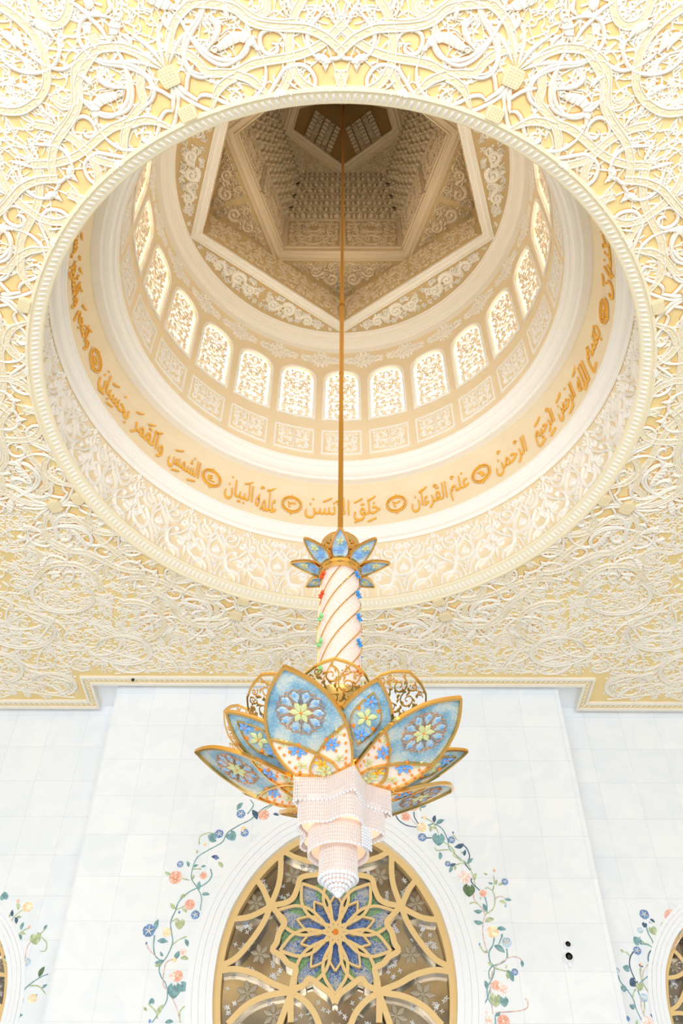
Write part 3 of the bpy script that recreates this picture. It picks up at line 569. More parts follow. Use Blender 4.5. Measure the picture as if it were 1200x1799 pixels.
# relief in the crescents, triangles and on the star walls
q = MB(); S = Sflat(z1c)
ap = 4.46*cos(rad(36)); inc = lambda P: (np.hypot(P[:, 0]-CX, P[:, 1]-CY) < 4.42) & (((P[:, 0]-CX)*sin(rad(36))+(P[:, 1]-CY)*cos(rad(36))) > ap+.03) & (((P[:, 0]-CX)*cos(rad(36))-(P[:, 1]-CY)*sin(rad(36))) > 0)
scrolls(q, inc, (CX, CX+4.5, CY, CY+4.5), .34, .055, .24, S, 0, .07, 41, tries=2500, leaves=4, wmin=.02, over=.86, lk=.22)
MI = lambda V: rotf(0, True)(rotf(-rad(36))(V))
m36 = [rotf(rad(72*k)) for k in range(5)]+[(lambda V, k=k: rotf(rad(72*k+36))(rotf(0, True)(rotf(-rad(36))(V)))) for k in range(5)]
scrolls(q, inc, (CX, CX+4.5, CY, CY+4.5), .17, .06, .2, S, 0, .055, 141, tries=2500, leaves=3, wmin=.018, over=.8, link=False, lk=.2)
q.rep(m36).build('scroll_relief', DWHITE, c1, smooth=True)
q = MB(); S = Sflat(z2c); ap2 = 3.48*cos(rad(36)); tri = lambda P: (P[:, 0] > CX+.02) & ((P[:, 1]-CY) > ap2+.03) & (((P[:, 0]-CX)*sin(rad(36))+(P[:, 1]-CY)*cos(rad(36))) < 4.1*cos(rad(36))-.03)
scrolls(q, tri, (CX, CX+3, CY+2.5, CY+4.2), .3, .05, .24, S, 0, .08, 43, tries=2500, leaves=4, wmin=.02, over=.86, lk=.22)
scrolls(q, tri, (CX, CX+3, CY+2.5, CY+4.2), .17, .05, .2, S, 0, .06, 143, tries=2500, leaves=3, wmin=.018, over=.8, link=False, lk=.2)
q.rep([rotf(rad(72*k), mi) for k in range(5) for mi in (False, True)]).build('scroll_relief', UWHITE, c2, smooth=True)
def Swall(R_, off, wide):      # local x along a pentagon wall, z up; off = azimuth of the wall middle
    a = rad(off); d = np.array([sin(a), cos(a)]); t = np.array([cos(a), -sin(a)]); apo = R_*cos(rad(36))
    return lambda P, h: np.stack([CX+d[0]*(apo-h)+t[0]*P[:, 0], CY+d[1]*(apo-h)+t[1]*P[:, 0], P[:, 1]], 1)
q = MB(); S = Swall(4.12, 36, 1); L = 4.12*sin(rad(36)); inr = lambda P: (P[:, 0] > 0) & (P[:, 0] < L-.08) & (P[:, 1] > z1c+.12) & (P[:, 1] < z2c-.08)
scrolls(q, inr, (0, L, z1c, z2c), .22, .05, .18, S, 0, .04, 45, tries=2500, leaves=3, wmin=.014)
q = q.rep([lambda V: V]+[MI and (lambda V: rotf(rad(36))(rotf(0, True)(rotf(-rad(36))(V))))])
q.rep([rotf(rad(72*k)) for k in range(5)]).build('fine_scroll_relief', UWHITE, w1, smooth=True)

# lantern: panelled walls, honeycomb vaulting, upper star
q = MB(); pwalls(q, 3.07, 36, z2c-.02, 29.3); w2 = q.build('wall_lantern', UCREAM, kind='structure')
q = MB(); S = Swall(3.07, 0, 1); L = 3.07*sin(rad(36))
for (x0, x1) in ((.06, L-.09),):
    for p, r_ in (((x0, 24.9), (x1, 24.9)), ((x0, 26.75), (x1, 26.75)), ((x0, 24.87), (x0, 26.78)), ((x1, 24.87), (x1, 26.78)), ((.0, 24.8), (.0, 26.8)), ((L-.02, 24.8), (L-.02, 26.8))):
        ribbon(q, np.array([p, r_]), .035, S, 0, .05, 'flat')
mx = (.06+L-.09)/2
inr = lambda P: (P[:, 0] > .1) & (P[:, 0] < mx) & (P[:, 1] > 24.95) & (P[:, 1] < 26.7)
h_ = MB(); scrolls(h_, inr, (.1, mx, 24.9, 26.75), .19, .05, .19, S, 0, .045, 47, tries=1500, leaves=3, wmin=.014)
for yy in (25.35, 26.2): ribbon(h_, smooth([(mx, yy+.35), (mx-.3, yy+.1), (mx-.2, yy-.2), (mx, yy-.28)], .05), .022, S, 0, .06, 'round')
h_ = h_.rep([lambda V: V, lambda V: np.stack([2*(CX+mx)-V[:, 0], V[:, 1], V[:, 2]], 1)])
V_, Q_, T_, _, _ = h_.arrays(); q.add(V_, Q_, T_)
q.rep([rotf(rad(72*k), mi) for k in range(5) for mi in (False, True)]).build('lantern_panel_relief', UWHITE, w2, smooth=False)
# honeycomb vaulting: rows of little niches stepping inwards, knobs on the last row
mq = MB()
rows = 7
for r_ in range(rows):
    z = 26.82+r_*.32; Ra = 3.04-r_*.075; apo = Ra*cos(rad(36)); Lh = Ra*sin(rad(36)); nn = 10-(r_ // 4); stp = 2*Lh/nn
    yy = CY+apo; Sv = lambda P, h, yy=yy: np.stack([CX+P[:, 0], yy-h, P[:, 1]], 1)
    mq.add(Sv(np.array([(-Lh, z+.0), (Lh, z+.0), (Lh, z+.34), (-Lh, z+.34)]), np.zeros(4)), Q=[(0, 1, 2, 3)])
    for i in range(nn+1):
        x = -Lh+stp*i+(0 if r_ % 2 else stp*.5)
        if abs(x) > Lh-.02: continue
        hw_ = stp*.5
        # pointed niche hood with an open eye, leaf drop under it
        for sg in (-1, 1):
            ribbon(mq, smooth([(x, z+.30), (x+sg*hw_*.55, z+.25), (x+sg*hw_*.9, z+.12), (x+sg*hw_*.95, z)], .05), .032, Sv, 0, .13, 'flat')
            ribbon(mq, smooth([(x, z+.02), (x+sg*hw_*.5, z+.1), (x, z+.22)], .05), .018, Sv, 0, .08, 'flat')
        n_ = 6; a_ = np.linspace(-pi/2, pi/2, n_)
        G = [np.array([(CX+x+hw_*.5*k_*sin(t), yy-.15*k_*cos(t), z+zz_) for t in a_]) for k_, zz_ in ((.05, -.06), (.5, .0), (1.0, .06), (.9, .10), (0.1, .12))]
        mq.grid(np.array(G))
        if r_ == rows-1:
            for dx in (0, stp*.5):
                mq.lathe([(.0, z+.14), (.05, z+.2), (.05, z+.30), (.03, z+.36), (.085, z+.40), (.095, z+.47), (.05, z+.53), (.0, z+.54)], (CX+x+dx, yy-.16), 8)
mq = mq.rep([rotf(rad(72*k)) for k in range(5)])
mqo = mq.build('honeycomb_vaulting', UWHITE, w2)
q = MB(); ringplate(q, pent(3.07, 36), pent(2.45, 36), z3c-.0); ringplate(q, pent(2.62, 36), pent(1.9*cos(rad(36)), 36), z3c+.02)
Pv = pent(1.96, 0); c3 = MB()
Pa = pent(2.62, 36); n5 = 5
ap3 = MB()
# plate between lower pentagon (turned 36) and the upper star frame
V = np.vstack([np.c_[pent(2.62, 36), np.full(5, z3c)], np.c_[pent(1.80, 0), np.full(5, z3c)]])
c3.add(V, T=[t for i in range(5) for t in ((i, 5+i, 5+(i+1) % 5), (i, 5+(i+1) % 5, (i+1) % 5))])
ringplate(c3, pent(3.07, 36), pent(2.62, 36), z3c)
c3o = c3.build('ceiling_lantern', UCREAM, kind='structure')
q = MB(); pframe(q, 2.05, 1.66, 0, z3c, STEPS)
q.build('trim_8', UWHITE, kind='structure')
q = MB(); pframe(q, 2.62, 2.54, 36, z3c, [(0, 0), (0, .03), (1, .03), (1, 0)]); q.build('trim_9', UWHITE, kind='structure')
q = MB(); S = Sflat(z3c); ap4 = 2.04*cos(rad(36)); 
def tri3(P):
    x = P[:, 0]-CX; y = P[:, 1]-CY; ok = np.ones(len(P), bool)
    ok &= (x*sin(rad(36))+y*cos(rad(36)) > ap4+.03) & (y < 2.5*cos(rad(36))) & (x*sin(rad(72))+y*cos(rad(72)) < 2.5*cos(rad(36))) & (x*cos(rad(36))-y*sin(rad(36)) < 0) & (x > .05)
    return ok
scrolls(q, tri3, (CX, CX+2, CY, CY+2.6), .2, .04, .24, S, 0, .05, 49, tries=2500, leaves=4, wmin=.014, over=.86, lk=.22)
scrolls(q, tri3, (CX, CX+2, CY, CY+2.6), .12, .04, .2, S, 0, .045, 149, tries=2500, leaves=3, wmin=.014, over=.65, link=False, lk=.2)
q.rep(m36).build('scroll_relief', UWHITE, c3o, smooth=True)
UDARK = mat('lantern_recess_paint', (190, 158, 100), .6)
z4 = 31.55
RP = lambda z: (1.755-.61*(z-29.15))/cos(rad(36))
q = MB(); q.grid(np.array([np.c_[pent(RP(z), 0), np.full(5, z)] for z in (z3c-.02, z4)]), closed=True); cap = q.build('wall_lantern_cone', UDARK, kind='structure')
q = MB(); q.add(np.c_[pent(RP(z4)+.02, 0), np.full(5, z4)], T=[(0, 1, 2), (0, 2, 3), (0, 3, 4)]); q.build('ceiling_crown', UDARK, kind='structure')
q = MB()
def fan(off):
    a = rad(off); d = np.array([sin(a), cos(a)]); t = np.array([cos(a), -sin(a)])
    def Sp(P, h):
        r_ = 1.57-.61*P[:, 1]-h*.85; z = 29.45+P[:, 1]-h*.52
        return np.stack([CX+d[0]*r_+t[0]*P[:, 0], CY+d[1]*r_+t[1]*P[:, 0], z], 1)
    for x in (-.42, 0, .42):
        for k in range(8): ribbon(q, np.array([(x-.085, .07+k*.135), (x+.085, .07+k*.135)]), .062, Sp, 0, .14, 'round')
    for x in (-.21, .21):
        ribbon(q, np.array([(x, 0), (x, 1.1)]), .1, Sp, 0, .03, 'flat')
        for s0, sg in ((.2, 1), (.48, -1), (.76, 1), (.98, -1)):
            sp = spiral((x, s0), .09, 0, 1.2, sg, .2); ribbon(q, sp, .02, Sp, .03, .09, 'round')
for k in range(5): fan(36+72*k)
S = Sflat(30.9)
q.add(S(np.array([(CX+.34*sin(a), CY+.34*cos(a)) for a in np.linspace(0, 2*pi, 8, endpoint=False)]+[(CX, CY)]), np.zeros(9)), T=[(i, (i+1) % 8, 8) for i in range(8)])
ring_ = [(CX+.33*sin(a), CY+.33*cos(a)) for a in np.linspace(0, 2*pi, 9)]
ribbon(q, np.array(ring_), .05, S, 0, .1, 'round'); scrolls(q, lambda P: np.hypot(P[:, 0]-CX, P[:, 1]-CY) < .27, (CX-.3, CX+.3, CY-.3, CY+.3), .11, .05, .2, S, 0, .06, 50, tries=200)
q.build('fan_rib_relief', UWHITE, cap)

# ------------------------------------------------------------------ gilt inscription round the dome
AR = {'ا': (0xFE8D, 0xFE8E), 'ب': (0xFE8F, 0xFE90, 0xFE91, 0xFE92), 'ت': (0xFE95, 0xFE96, 0xFE97, 0xFE98), 'ج': (0xFE9D, 0xFE9E, 0xFE9F, 0xFEA0), 'ح': (0xFEA1, 0xFEA2, 0xFEA3, 0xFEA4),
      'خ': (0xFEA5, 0xFEA6, 0xFEA7, 0xFEA8), 'د': (0xFEA9, 0xFEAA), 'ذ': (0xFEAB, 0xFEAC), 'ر': (0xFEAD, 0xFEAE), 'س': (0xFEB1, 0xFEB2, 0xFEB3, 0xFEB4), 'ش': (0xFEB5, 0xFEB6, 0xFEB7, 0xFEB8),
      'ع': (0xFEC9, 0xFECA, 0xFECB, 0xFECC), 'غ': (0xFECD, 0xFECE, 0xFECF, 0xFED0), 'ف': (0xFED1, 0xFED2, 0xFED3, 0xFED4), 'ق': (0xFED5, 0xFED6, 0xFED7, 0xFED8), 'ك': (0xFED9, 0xFEDA, 0xFEDB, 0xFEDC), 'ل': (0xFEDD, 0xFEDE, 0xFEDF, 0xFEE0),
      'م': (0xFEE1, 0xFEE2, 0xFEE3, 0xFEE4), 'ن': (0xFEE5, 0xFEE6, 0xFEE7, 0xFEE8), 'ه': (0xFEE9, 0xFEEA, 0xFEEB, 0xFEEC), 'و': (0xFEED, 0xFEEE), 'ي': (0xFEF1, 0xFEF2, 0xFEF3, 0xFEF4), 'ى': (0xFEEF, 0xFEF0), 'ء': (0xFE80,), '\u2fff': (0xFEFB, 0xFEFC), '\u2ffe': (0xFEF9, 0xFEFA)}
def shape_word(w):
    w = w.replace('لإ', '\u2ffe').replace('لا', '\u2fff'); out = []
    for i, ch in enumerate(w):
        f = AR[ch]; prev = i > 0 and len(AR[w[i-1]]) == 4; nxt = len(f) == 4 and i < len(w)-1 and w[i+1] != 'ء'
        if ch == 'ء': prev = nxt = False
        k = (3 if nxt else 1) if prev else (2 if nxt else 0)
        out.append(chr(f[min(k, len(f)-1)]))
    return ''.join(reversed(out))
def text_mesh(body):
    cu = bpy.data.curves.new('lettering', 'FONT'); cu.body = body; cu.resolution_u = 3; cu.fill_mode = 'FRONT'; cu.extrude = 0
    o = bpy.data.objects.new('lettering', cu); SC.collection.objects.link(o)
    me = o.evaluated_get(bpy.context.evaluated_depsgraph_get()).to_mesh()
    V = np.array([v.co[:] for v in me.vertices]); F = [list(p.vertices) for p in me.polygons]
    E_ = {}
    for p in F:
        for a, b_ in zip(p, p[1:]+p[:1]): E_[(a, b_)] = 1
    bd_ = [(a, b_) for a, b_ in E_ if (b_, a) not in E_]
    o.evaluated_get(bpy.context.evaluated_depsgraph_get()).to_mesh_clear(); bpy.data.objects.remove(o); bpy.data.curves.remove(cu)
    return V, F, bd_
RI = 5.62
Si = lambda P, h: np.stack([CX+(RI-.035*(P[:, 1]-16)-h)*np.sin(P[:, 0]/RI), CY+(RI-.035*(P[:, 1]-16)-h)*np.cos(P[:, 0]/RI), P[:, 1]], 1)
def put_text(body, az0, az1, z0, zh, name='calligraphy', marks=True, seed=1):
    V, F, bd_ = text_mesh(body); mn = V[:, :2].min(0); mx_ = V[:, :2].max(0); T = (V[:, :2]-mn)/(mx_-mn+1e-9)
    # bold: grow outlines a little so the strokes read at this distance
    U = np.stack([(rad(az0)+(rad(az1)-rad(az0))*T[:, 0])*RI, z0+zh*T[:, 1]], 1); n_ = len(U); m = MB()
    front = Si(U, np.full(n_, .022)); back = Si(U, np.full(n_, -.01))
    tri = [t for p in F for t in ([p] if len(p) == 3 else [(p[0], p[i], p[i+1]) for i in range(1, len(p)-1)])]
    m.add(np.vstack([front, back]), Q=[(a, b_, b_+n_, a+n_) for a, b_ in bd_], T=tri)
    if marks:
        R_ = random.Random(seed); L_ = rad(az1-az0)*RI; k = max(2, int(L_/.33))
        for i in range(k):
            x = rad(az0)*RI+L_*(i+.3+.4*R_.random())/k; zz_ = z0+zh*R_.uniform(.93, 1.08); dx = .11; dz = .075
            q_ = R_.random()
            if q_ < .6: ribbon(m, [(x-dx, zz_-dz), (x+dx*.2, zz_), (x+dx, zz_+dz)], .017, Si, 0, .035, 'flat')
            elif q_ < .8: ribbon(m, spiral((x, zz_), .05, 0, .8, 1, .5), .014, Si, 0, .035, 'flat')
            else: disc(m, (x, zz_), .03, Si, 0, .035, 6)
            if R_.random() < .25: ribbon(m, [(x-dx, z0-.06), (x+dx, z0+.04)], .017, Si, 0, .035, 'flat')
    return m.build(name, GOLDP, band)
def phrase(ws, az0, az1, z0, zh, seed):
    """words share the arc from az1 (right, read first) to az0"""
    tot = sum(w[1] for w in ws)+.06*(len(ws)-1)*sum(w[1] for w in ws); cur = az1; sc_ = (az1-az0)/tot; gap = .06*sum(w[1] for w in ws)*sc_
    for i, (w, l) in enumerate(ws):
        put_text(shape_word(w), cur-l*sc_, cur, z0, zh, seed=seed*7+i); cur -= l*sc_+gap
phrase([('بسم', 2.6), ('الله', 1.5), ('الرحمن', 2.2), ('الرحيم', 2.2)], 55.6, 86.8, 16.28, .76, 1)
phrase([('الرحمن', 1)], 42.6, 52.4, 16.28, .76, 2)
phrase([('علم', 1.1), ('القرءان', 2)], 18.6, 34.6, 16.28, .76, 3)
phrase([('خلق', 1.2), ('الإنسن', 2)], -9.6, 10.3, 16.28, .76, 4)
phrase([('علمه', 1.1), ('البيان', 1.5)], -31.4, -17.2, 16.28, .76, 5)
phrase([('الشمس', 1.5), ('والقمر', 1.7), ('بحسبان', 2)], -75.2, -39.0, 16.28, .76, 6)
phrase([('والنجم', 1.4), ('والشجر', 1.6), ('يسجدان', 1.8)], -118, -83, 16.28, .76, 7)
phrase([('ربكما', 1.3), ('تكذبان', 1.9)], 96.5, 122, 16.28, .76, 8)
for az_, num in ((38.4, '\u0661'), (14.6, '\u0662'), (-13.2, '\u0663'), (-35.5, '\u0664'), (-78.8, '\u0665'), (92.0, '\u0667\u0668')):
    m = MB(); x0_ = rad(az_)*RI; a = np.linspace(0, 2*pi, 33)
    for rr_, w_ in ((.25, .013), (.205, .009)): ribbon(m, np.stack([x0_+rr_*np.cos(a)*1.05, 16.72+rr_*np.sin(a)*1.12], 1), w_, Si, 0, .035, 'flat')
    for sy in (-1, 1): leaf(m, [(x0_, 16.72+sy*.27), (x0_, 16.72+sy*.31), (x0_, 16.72+sy*.36)], .03, Si, 0, .035)
    mk = m.build('verse_marker', GOLDP, band)
    w_ = 1.1*len(num); o = put_text(num, az_-w_, az_+w_, 16.62, .2, 'numeral', marks=False); o.parent = mk

# ------------------------------------------------------------------ far wall with its three arches
ARCH = [(0, 9.90), (.30, 9.80), (.534, 9.67), (1.007, 9.42), (1.281, 9.2), (1.557, 8.93), (1.807, 8.61), (2.012, 8.264), (2.18, 7.92), (2.29, 7.55), (2.385, 7.05), (2.415, 6.4), (2.36, 5.78), (2.24, 5.2), (2.05, 4.6), (1.95, 4.2)]
ac = smooth(np.array(ARCH), .06)                      # right half, from the crown down
full = np.vstack([np.stack([-ac[::-1, 0], ac[::-1, 1]], 1)[:-1], ac])
def arch_map(cx, k, zc): return lambda P: np.stack([cx+(P[:, 0])*k, zc+(P[:, 1]-6.4)*k], 1)
WY, WYS = 18.85, 19.85
def Syw(y): return lambda P, h: np.stack([P[:, 0], np.full(len(P), y)-h, P[:, 1]], 1)
def wall_with_arch(mb, x0, x1, z0, z1, am, y, depth):
    F_ = am(full); zl = F_[0, 1]; S_ = Syw(y)
    mb.add(S_(np.array([(x0, z0), (F_[:, 0].min(), z0), (F_[:, 0].min(), z1), (x0, z1)]), np.zeros(4)), Q=[(0, 1, 2, 3)])
    mb.add(S_(np.array([(F_[:, 0].max(), z0), (x1, z0), (x1, z1), (F_[:, 0].max(), z1)]), np.zeros(4)), Q=[(0, 1, 2, 3)])
    iw = int(np.argmin(F_[:, 0])); ie = int(np.argmax(F_[:, 0]))
    top = F_[iw:ie+1]; n_ = len(top)
    mb.grid(np.array([S_(top, np.zeros(n_)), S_(np.stack([top[:, 0], np.full(n_, z1)], 1), np.zeros(n_))]))
    for seg, xe in ((F_[:iw+1], F_[iw, 0]), (F_[ie:], F_[ie, 0])):
        n_ = len(seg); mb.grid(np.array([S_(seg, np.zeros(n_)), S_(np.stack([np.full(n_, xe), seg[:, 1]], 1), np.zeros(n_))]))
    mb.add(S_(np.array([(F_[0, 0], z0), (F_[iw, 0], z0), (F_[iw, 0], zl), (F_[0, 0], zl)]), np.zeros(4)), Q=[(0, 1, 2, 3)])
    mb.add(S_(np.array([(F_[-1, 0], z0), (F_[ie, 0], z0), (F_[ie, 0], zl), (F_[-1, 0], zl)]), np.zeros(4)), Q=[(0, 1, 2, 3)])
    Fj = np.vstack([[(F_[0, 0], z0)], F_, [(F_[-1, 0], z0)]])
    mb.grid(np.array([S_(Fj, np.zeros(len(Fj))), S_(Fj, np.full(len(Fj), -depth))]))
wl = MB(); am0 = arch_map(WX, 1, 6.4); zt = ZC+.22
wall_with_arch(wl, WX-5.63, WX+5.63, -1.6, zt, am0, WY, .4)
for sx_ in (-1, 1): wl.add([(WX+sx_*5.63, WY, -1.6), (WX+sx_*5.63, WYS, -1.6), (WX+sx_*5.63, WYS, zt), (WX+sx_*5.63, WY, zt)], Q=[(0, 1, 2, 3)])
wall = wl.build('wall_far', MARBLE, kind='structure')
sides = []
for sx_, cxs in ((-1, -8.55), (1, 8.32)):
    wl = MB(); am = arch_map(cxs, .68, 6.05); xs_ = sorted((WX+sx_*5.63, sx_*13.2)); wall_with_arch(wl, xs_[0], xs_[1], -1.6, zt, am, WYS, .4)
    sides.append((wl.build('wall_far_bay', MARBLE, kind='structure'), am))
bw = MB()
for x in (-13.2, 13.2): bw.add([(x, 14, -1.6), (x, 20.3, -1.6), (x, 20.3, zt), (x, 14, zt)], Q=[(0, 1, 2, 3)])
bw.build('wall_side', MARBLEP, kind='structure')
def archivolt(parent, am, y, k):
    m = MB(); F_ = full; S_ = Syw(y)
    for i, (d0, d1, h) in enumerate(((.0, .13, .012), (.138, .27, .018), (.278, .40, .024), (.408, .53, .018))):
        n_ = len(F_); A_ = am(offset_poly(F_, d0)); B_ = am(offset_poly(F_, d1))
        m.grid(np.array([S_(A_, np.zeros(n_)), S_(A_, np.full(n_, h)), S_(B_, np.full(n_, h)), S_(B_, np.zeros(n_))]))
    return m.build('archivolt', MARBLEP, parent)
archivolt(wall, am0, WY, 1)
for w_, am in sides: archivolt(w_, am, WYS, .68)

# window joinery: outer frame, interlaced bars, rosette, glass
AT = json.loads('''{"B":[[-1.168,9.211],[-0.896,9.074],[-0.584,8.985],[-0.319,8.954],[-0.012,8.947]],"C":[[-1.233,9.187],[-1.211,8.78],[-1.238,8.472],[-1.328,8.17],[-1.395,8.01]],"D":[[-1.767,8.623],[-1.577,8.384],[-1.396,8.022]],"E":[[-2.225,7.728],[-1.851,7.77],[-1.565,7.896],[-1.395,8.01]],"F":[[-2.377,6.777],[-2.029,6.951],[-1.731,7.305],[-1.508,7.669],[-1.393,7.98]],"G":[[-2.389,6.701],[-2.01,6.74],[-1.6,6.647],[-1.268,6.48],[-0.862,6.334]],"H1":[[-0.01,8.741],[-0.314,8.704],[-0.747,8.627],[-0.825,8.409],[-0.923,8.172],[-1.109,8.065],[-1.383,8.022]],"H2":[[-1.383,8.022],[-1.225,7.856],[-1.068,7.671],[-1.17,7.467],[-1.213,7.268],[-1.286,7.11],[-1.095,6.994],[-0.967,6.859],[-0.801,6.764],[-0.84,6.538],[-0.855,6.352]],"H3":[[-0.855,6.352],[-0.628,6.445],[-0.52,6.569],[-0.269,6.41],[-0.088,6.282],[0.004,6.119]],"I":[[-0.881,6.315],[-0.857,5.774]],"J":[[-0.841,6.297],[-0.619,6.17],[-0.416,5.956],[-0.294,5.709]],"K":[[-0.882,6.323],[-1.372,6.24],[-1.752,6.058],[-2.074,5.737]]}''')
def glassmat():
    m = bpy.data.materials.new('bronze_mirror_glass'); m.use_nodes = True; nt = m.node_tree; b = nt.nodes['Principled BSDF']
    b.inputs['Metallic'].default_value = .75; b.inputs['Roughness'].default_value = .12
    t = nt.nodes.new('ShaderNodeTexNoise'); t.inputs['Scale'].default_value = .8; t.inputs['Detail'].default_value = 3
    g = nt.nodes.new('ShaderNodeNewGeometry'); nt.links.new(g.outputs['Position'], t.inputs['Vector'])
    r = nt.nodes.new('ShaderNodeValToRGB'); r.color_ramp.elements[0].color = srgb(120, 106, 88); r.color_ramp.elements[1].color = srgb(178, 162, 136)
    r.color_ramp.elements[0].position = .35; r.color_ramp.elements[1].position = .65
    nt.links.new(t.outputs['Fac'], r.inputs['Fac']); nt.links.new(r.outputs['Color'], b.inputs['Base Color']); return m
GLASSM = glassmat()
def mosaic(name, stops, z0, xw):
    """speckled glass mosaic whose colours run from the rosette's heart outwards, as the tesserae do"""
    m = bpy.data.materials.new(name); m.use_nodes = True; nt = m.node_tree; b = nt.nodes['Principled BSDF']; b.inputs['Roughness'].default_value = .25
    g = nt.nodes.new('ShaderNodeNewGeometry'); sub = nt.nodes.new('ShaderNodeVectorMath'); sub.operation = 'DISTANCE'; sub.inputs[1].default_value = (xw, 19.12, z0)
    nt.links.new(g.outputs['Position'], sub.inputs[0])
    v = nt.nodes.new('ShaderNodeTexVoronoi'); v.inputs['Scale'].default_value = 42; nt.links.new(g.outputs['Position'], v.inputs['Vector'])
    sp = nt.nodes.new('ShaderNodeSeparateXYZ'); nt.links.new(v.outputs['Color'], sp.inputs[0])
    ml = nt.nodes.new('ShaderNodeMath'); ml.operation = 'MULTIPLY_ADD'; ml.inputs[1].default_value = .75; nt.links.new(sp.outputs['X'], ml.inputs[0]); nt.links.new(sub.outputs['Value'], ml.inputs[2])
    r = nt.nodes.new('ShaderNodeValToRGB'); el = r.color_ramp.elements
    for i, (p, c_) in enumerate(stops):
        e = el[i] if i < 2 else el.new(p)
        e.position = p; e.color = srgb(*c_)
    sc_ = nt.nodes.new('ShaderNodeMath'); sc_.operation = 'MULTIPLY'; sc_.inputs[1].default_value = .5; nt.links.new(ml.outputs[0], sc_.inputs[0])
    nt.links.new(sc_.outputs[0], r.inputs['Fac']); nt.links.new(r.outputs['Color'], b.inputs['Base Color']); return m
BLUEM = mosaic('blue_glass_mosaic', [(.1, (52, 92, 168)), (.45, (70, 110, 178)), (.62, (150, 170, 196)), (.8, (206, 196, 178)), (1, (190, 186, 186))], 7.48, WX)
GREENM = mat('green_glass_mosaic', (96, 150, 60), .3, noise=(38, (170, 196, 160), .4, .62))
STARM = mat('etched_star_glass', (176, 164, 142), .3, metal=.4)
SPARK = mat('cut_glass_sparkle', (250, 250, 252), .1, spec=1)
FRAMEY = .23
def bars(mb, P, w, y, am, m=0, h=.1, edge=True, S_=None):
    P = am(smooth(np.array(P), .06)); S1 = Syw(y)
    ribbon(mb, P, w, S1, 0, h, 'flat', m)
def make_window(name, am, y, k):
    w_ = empty(name, (am(np.array([(0, 6.4)]))[0, 0], y, am(np.array([(0, 6.4)]))[0, 1])); w_['kind'] = 'structure'; off = w_.location
    yb = y+FRAMEY
    def fin(mb, nm, mt, parent, **kw):
        o = MB(); V, Q, T, qm, tm = mb.arrays(); o.v = [V-np.array(off)]; o.n = len(V); o.q = [Q]; o.t = [T]; o.qm = [qm]; o.tm = [tm]
        return o.build(nm, mt, parent, **kw)
    fr = MB(); Fo = am(full); Fi = am(offset_poly(full, -.14)); S1 = Syw(yb); n_ = len(Fo)
    fr.grid(np.array([S1(Fo, np.full(n_, .0985)), S1(Fi, np.full(n_, .0985)), S1(Fi, np.full(n_, -.1))]))
    frame = fin(fr, 'window_frame', TAN, w_)
    b_ = MB(); s_ = MB()
    for key, P in AT.items():
        for sg in (1, -1):
            Q = [(sg*x, z) for x, z in P]; bars(b_, Q, .062*k, yb, am); 
            ribbon(s_, am(smooth(np.array(Q), .06)), .066*k, Syw(yb), -.1, .09, 'flat')
    for sg in (1, -1):          # lower half, mostly below the picture
        for Q in ([(.855, 6.34), (1.3, 5.2), (1.9, 4.4)], [(.855, 5.7), (.85, 4.9), (.4, 4.2)], [(.3, 5.7), (0, 5.1), (-.4, 4.6)]): bars(b_, [(sg*x, z) for x, z in Q], .062*k, yb, am)
    for (x, z) in ((1.383, 8.02), (-1.383, 8.02), (.857, 6.34), (-.857, 6.34)):
        disc(b_, am(np.array([(x, z)]))[0], .1*k, Syw(yb), .0, .106, 12, dome=False)
    fin(b_, 'interlaced_bars', TAN, w_); fin(s_, 'bar_sides', SILVER, w_)
    # rosette: ten long petals, ten short ones between them, all bars crossing near the heart
    ro_ = MB(); rs_ = MB(); gl = MB(); gg = MB(); C0 = np.array([0, 7.48])
    tips = [0, 36, 72, 108, 144, 180, 216, 252, 288, 324]; Rl = {0: 1.28, 36: 1.26, 72: 1.36, 108: 1.2, 144: 1.35, 180: 1.2}
    for t in tips:
        R1 = Rl[min(t, 360-t)]; a = rad(t); d = np.array([sin(a), cos(a)]); nn = np.array([cos(a), -sin(a)])
        for sg in (1, -1):
            P = [C0+d*R1*r_+nn*sg*o_*R1 for r_, o_ in ((-.0, -.07), (.12, .0), (.3, .125), (.5, .205), (.72, .185), (.9, .075), (1, 0))]
            bars(ro_, P, .034*k, yb, am, h=.085)
            ribbon(rs_, am(smooth(np.array(P), .06)), .037*k, Syw(yb), -.05, .07, 'flat')
            R2 = R1*.63; P = [C0+d*R2*r_+nn*sg*o_*R2 for r_, o_ in ((0, -.16), (.2, .02), (.45, .2), (.75, .15), (1, 0))]
            bars(ro_, P, .022*k, yb, am, h=.075)
        a2 = rad(t+18); d2 = np.array([sin(a2), cos(a2)]); n2 = np.array([cos(a2), -sin(a2)])
        P = [C0+d2*.5, C0+d2*.85, C0+d2*1.12]; P = am(smooth(np.array(P), .05)); ribbon(gg, P, np.linspace(.03, .22, len(P))*k, Syw(yb), -.055, -.052, 'flat')
        # little gilt tesserae along the short petals
        for r_ in np.linspace(.25, .95, 11):
            p_ = am((C0+d*r_*R1*.62+nn*.08*sin(r_*pi))[None])[0]; disc(ro_, p_, .014*k, Syw(yb), -.04, -.02, 5, m=1)
    ros = fin(ro_, 'rosette_bars', [TAN, GOLD], w_); fin(rs_, 'rosette_bar_sides', SILVER, ros)
    a = np.linspace(0, 2*pi, 60, endpoint=False)
    ring_r = np.interp((a+1e-6) % (pi/5), [0, pi/10, pi/5], [1.22, 1.06, 1.22])
    P = am(C0+np.stack([ring_r*np.sin(a), ring_r*np.cos(a)], 1)); C_ = am(C0[None])
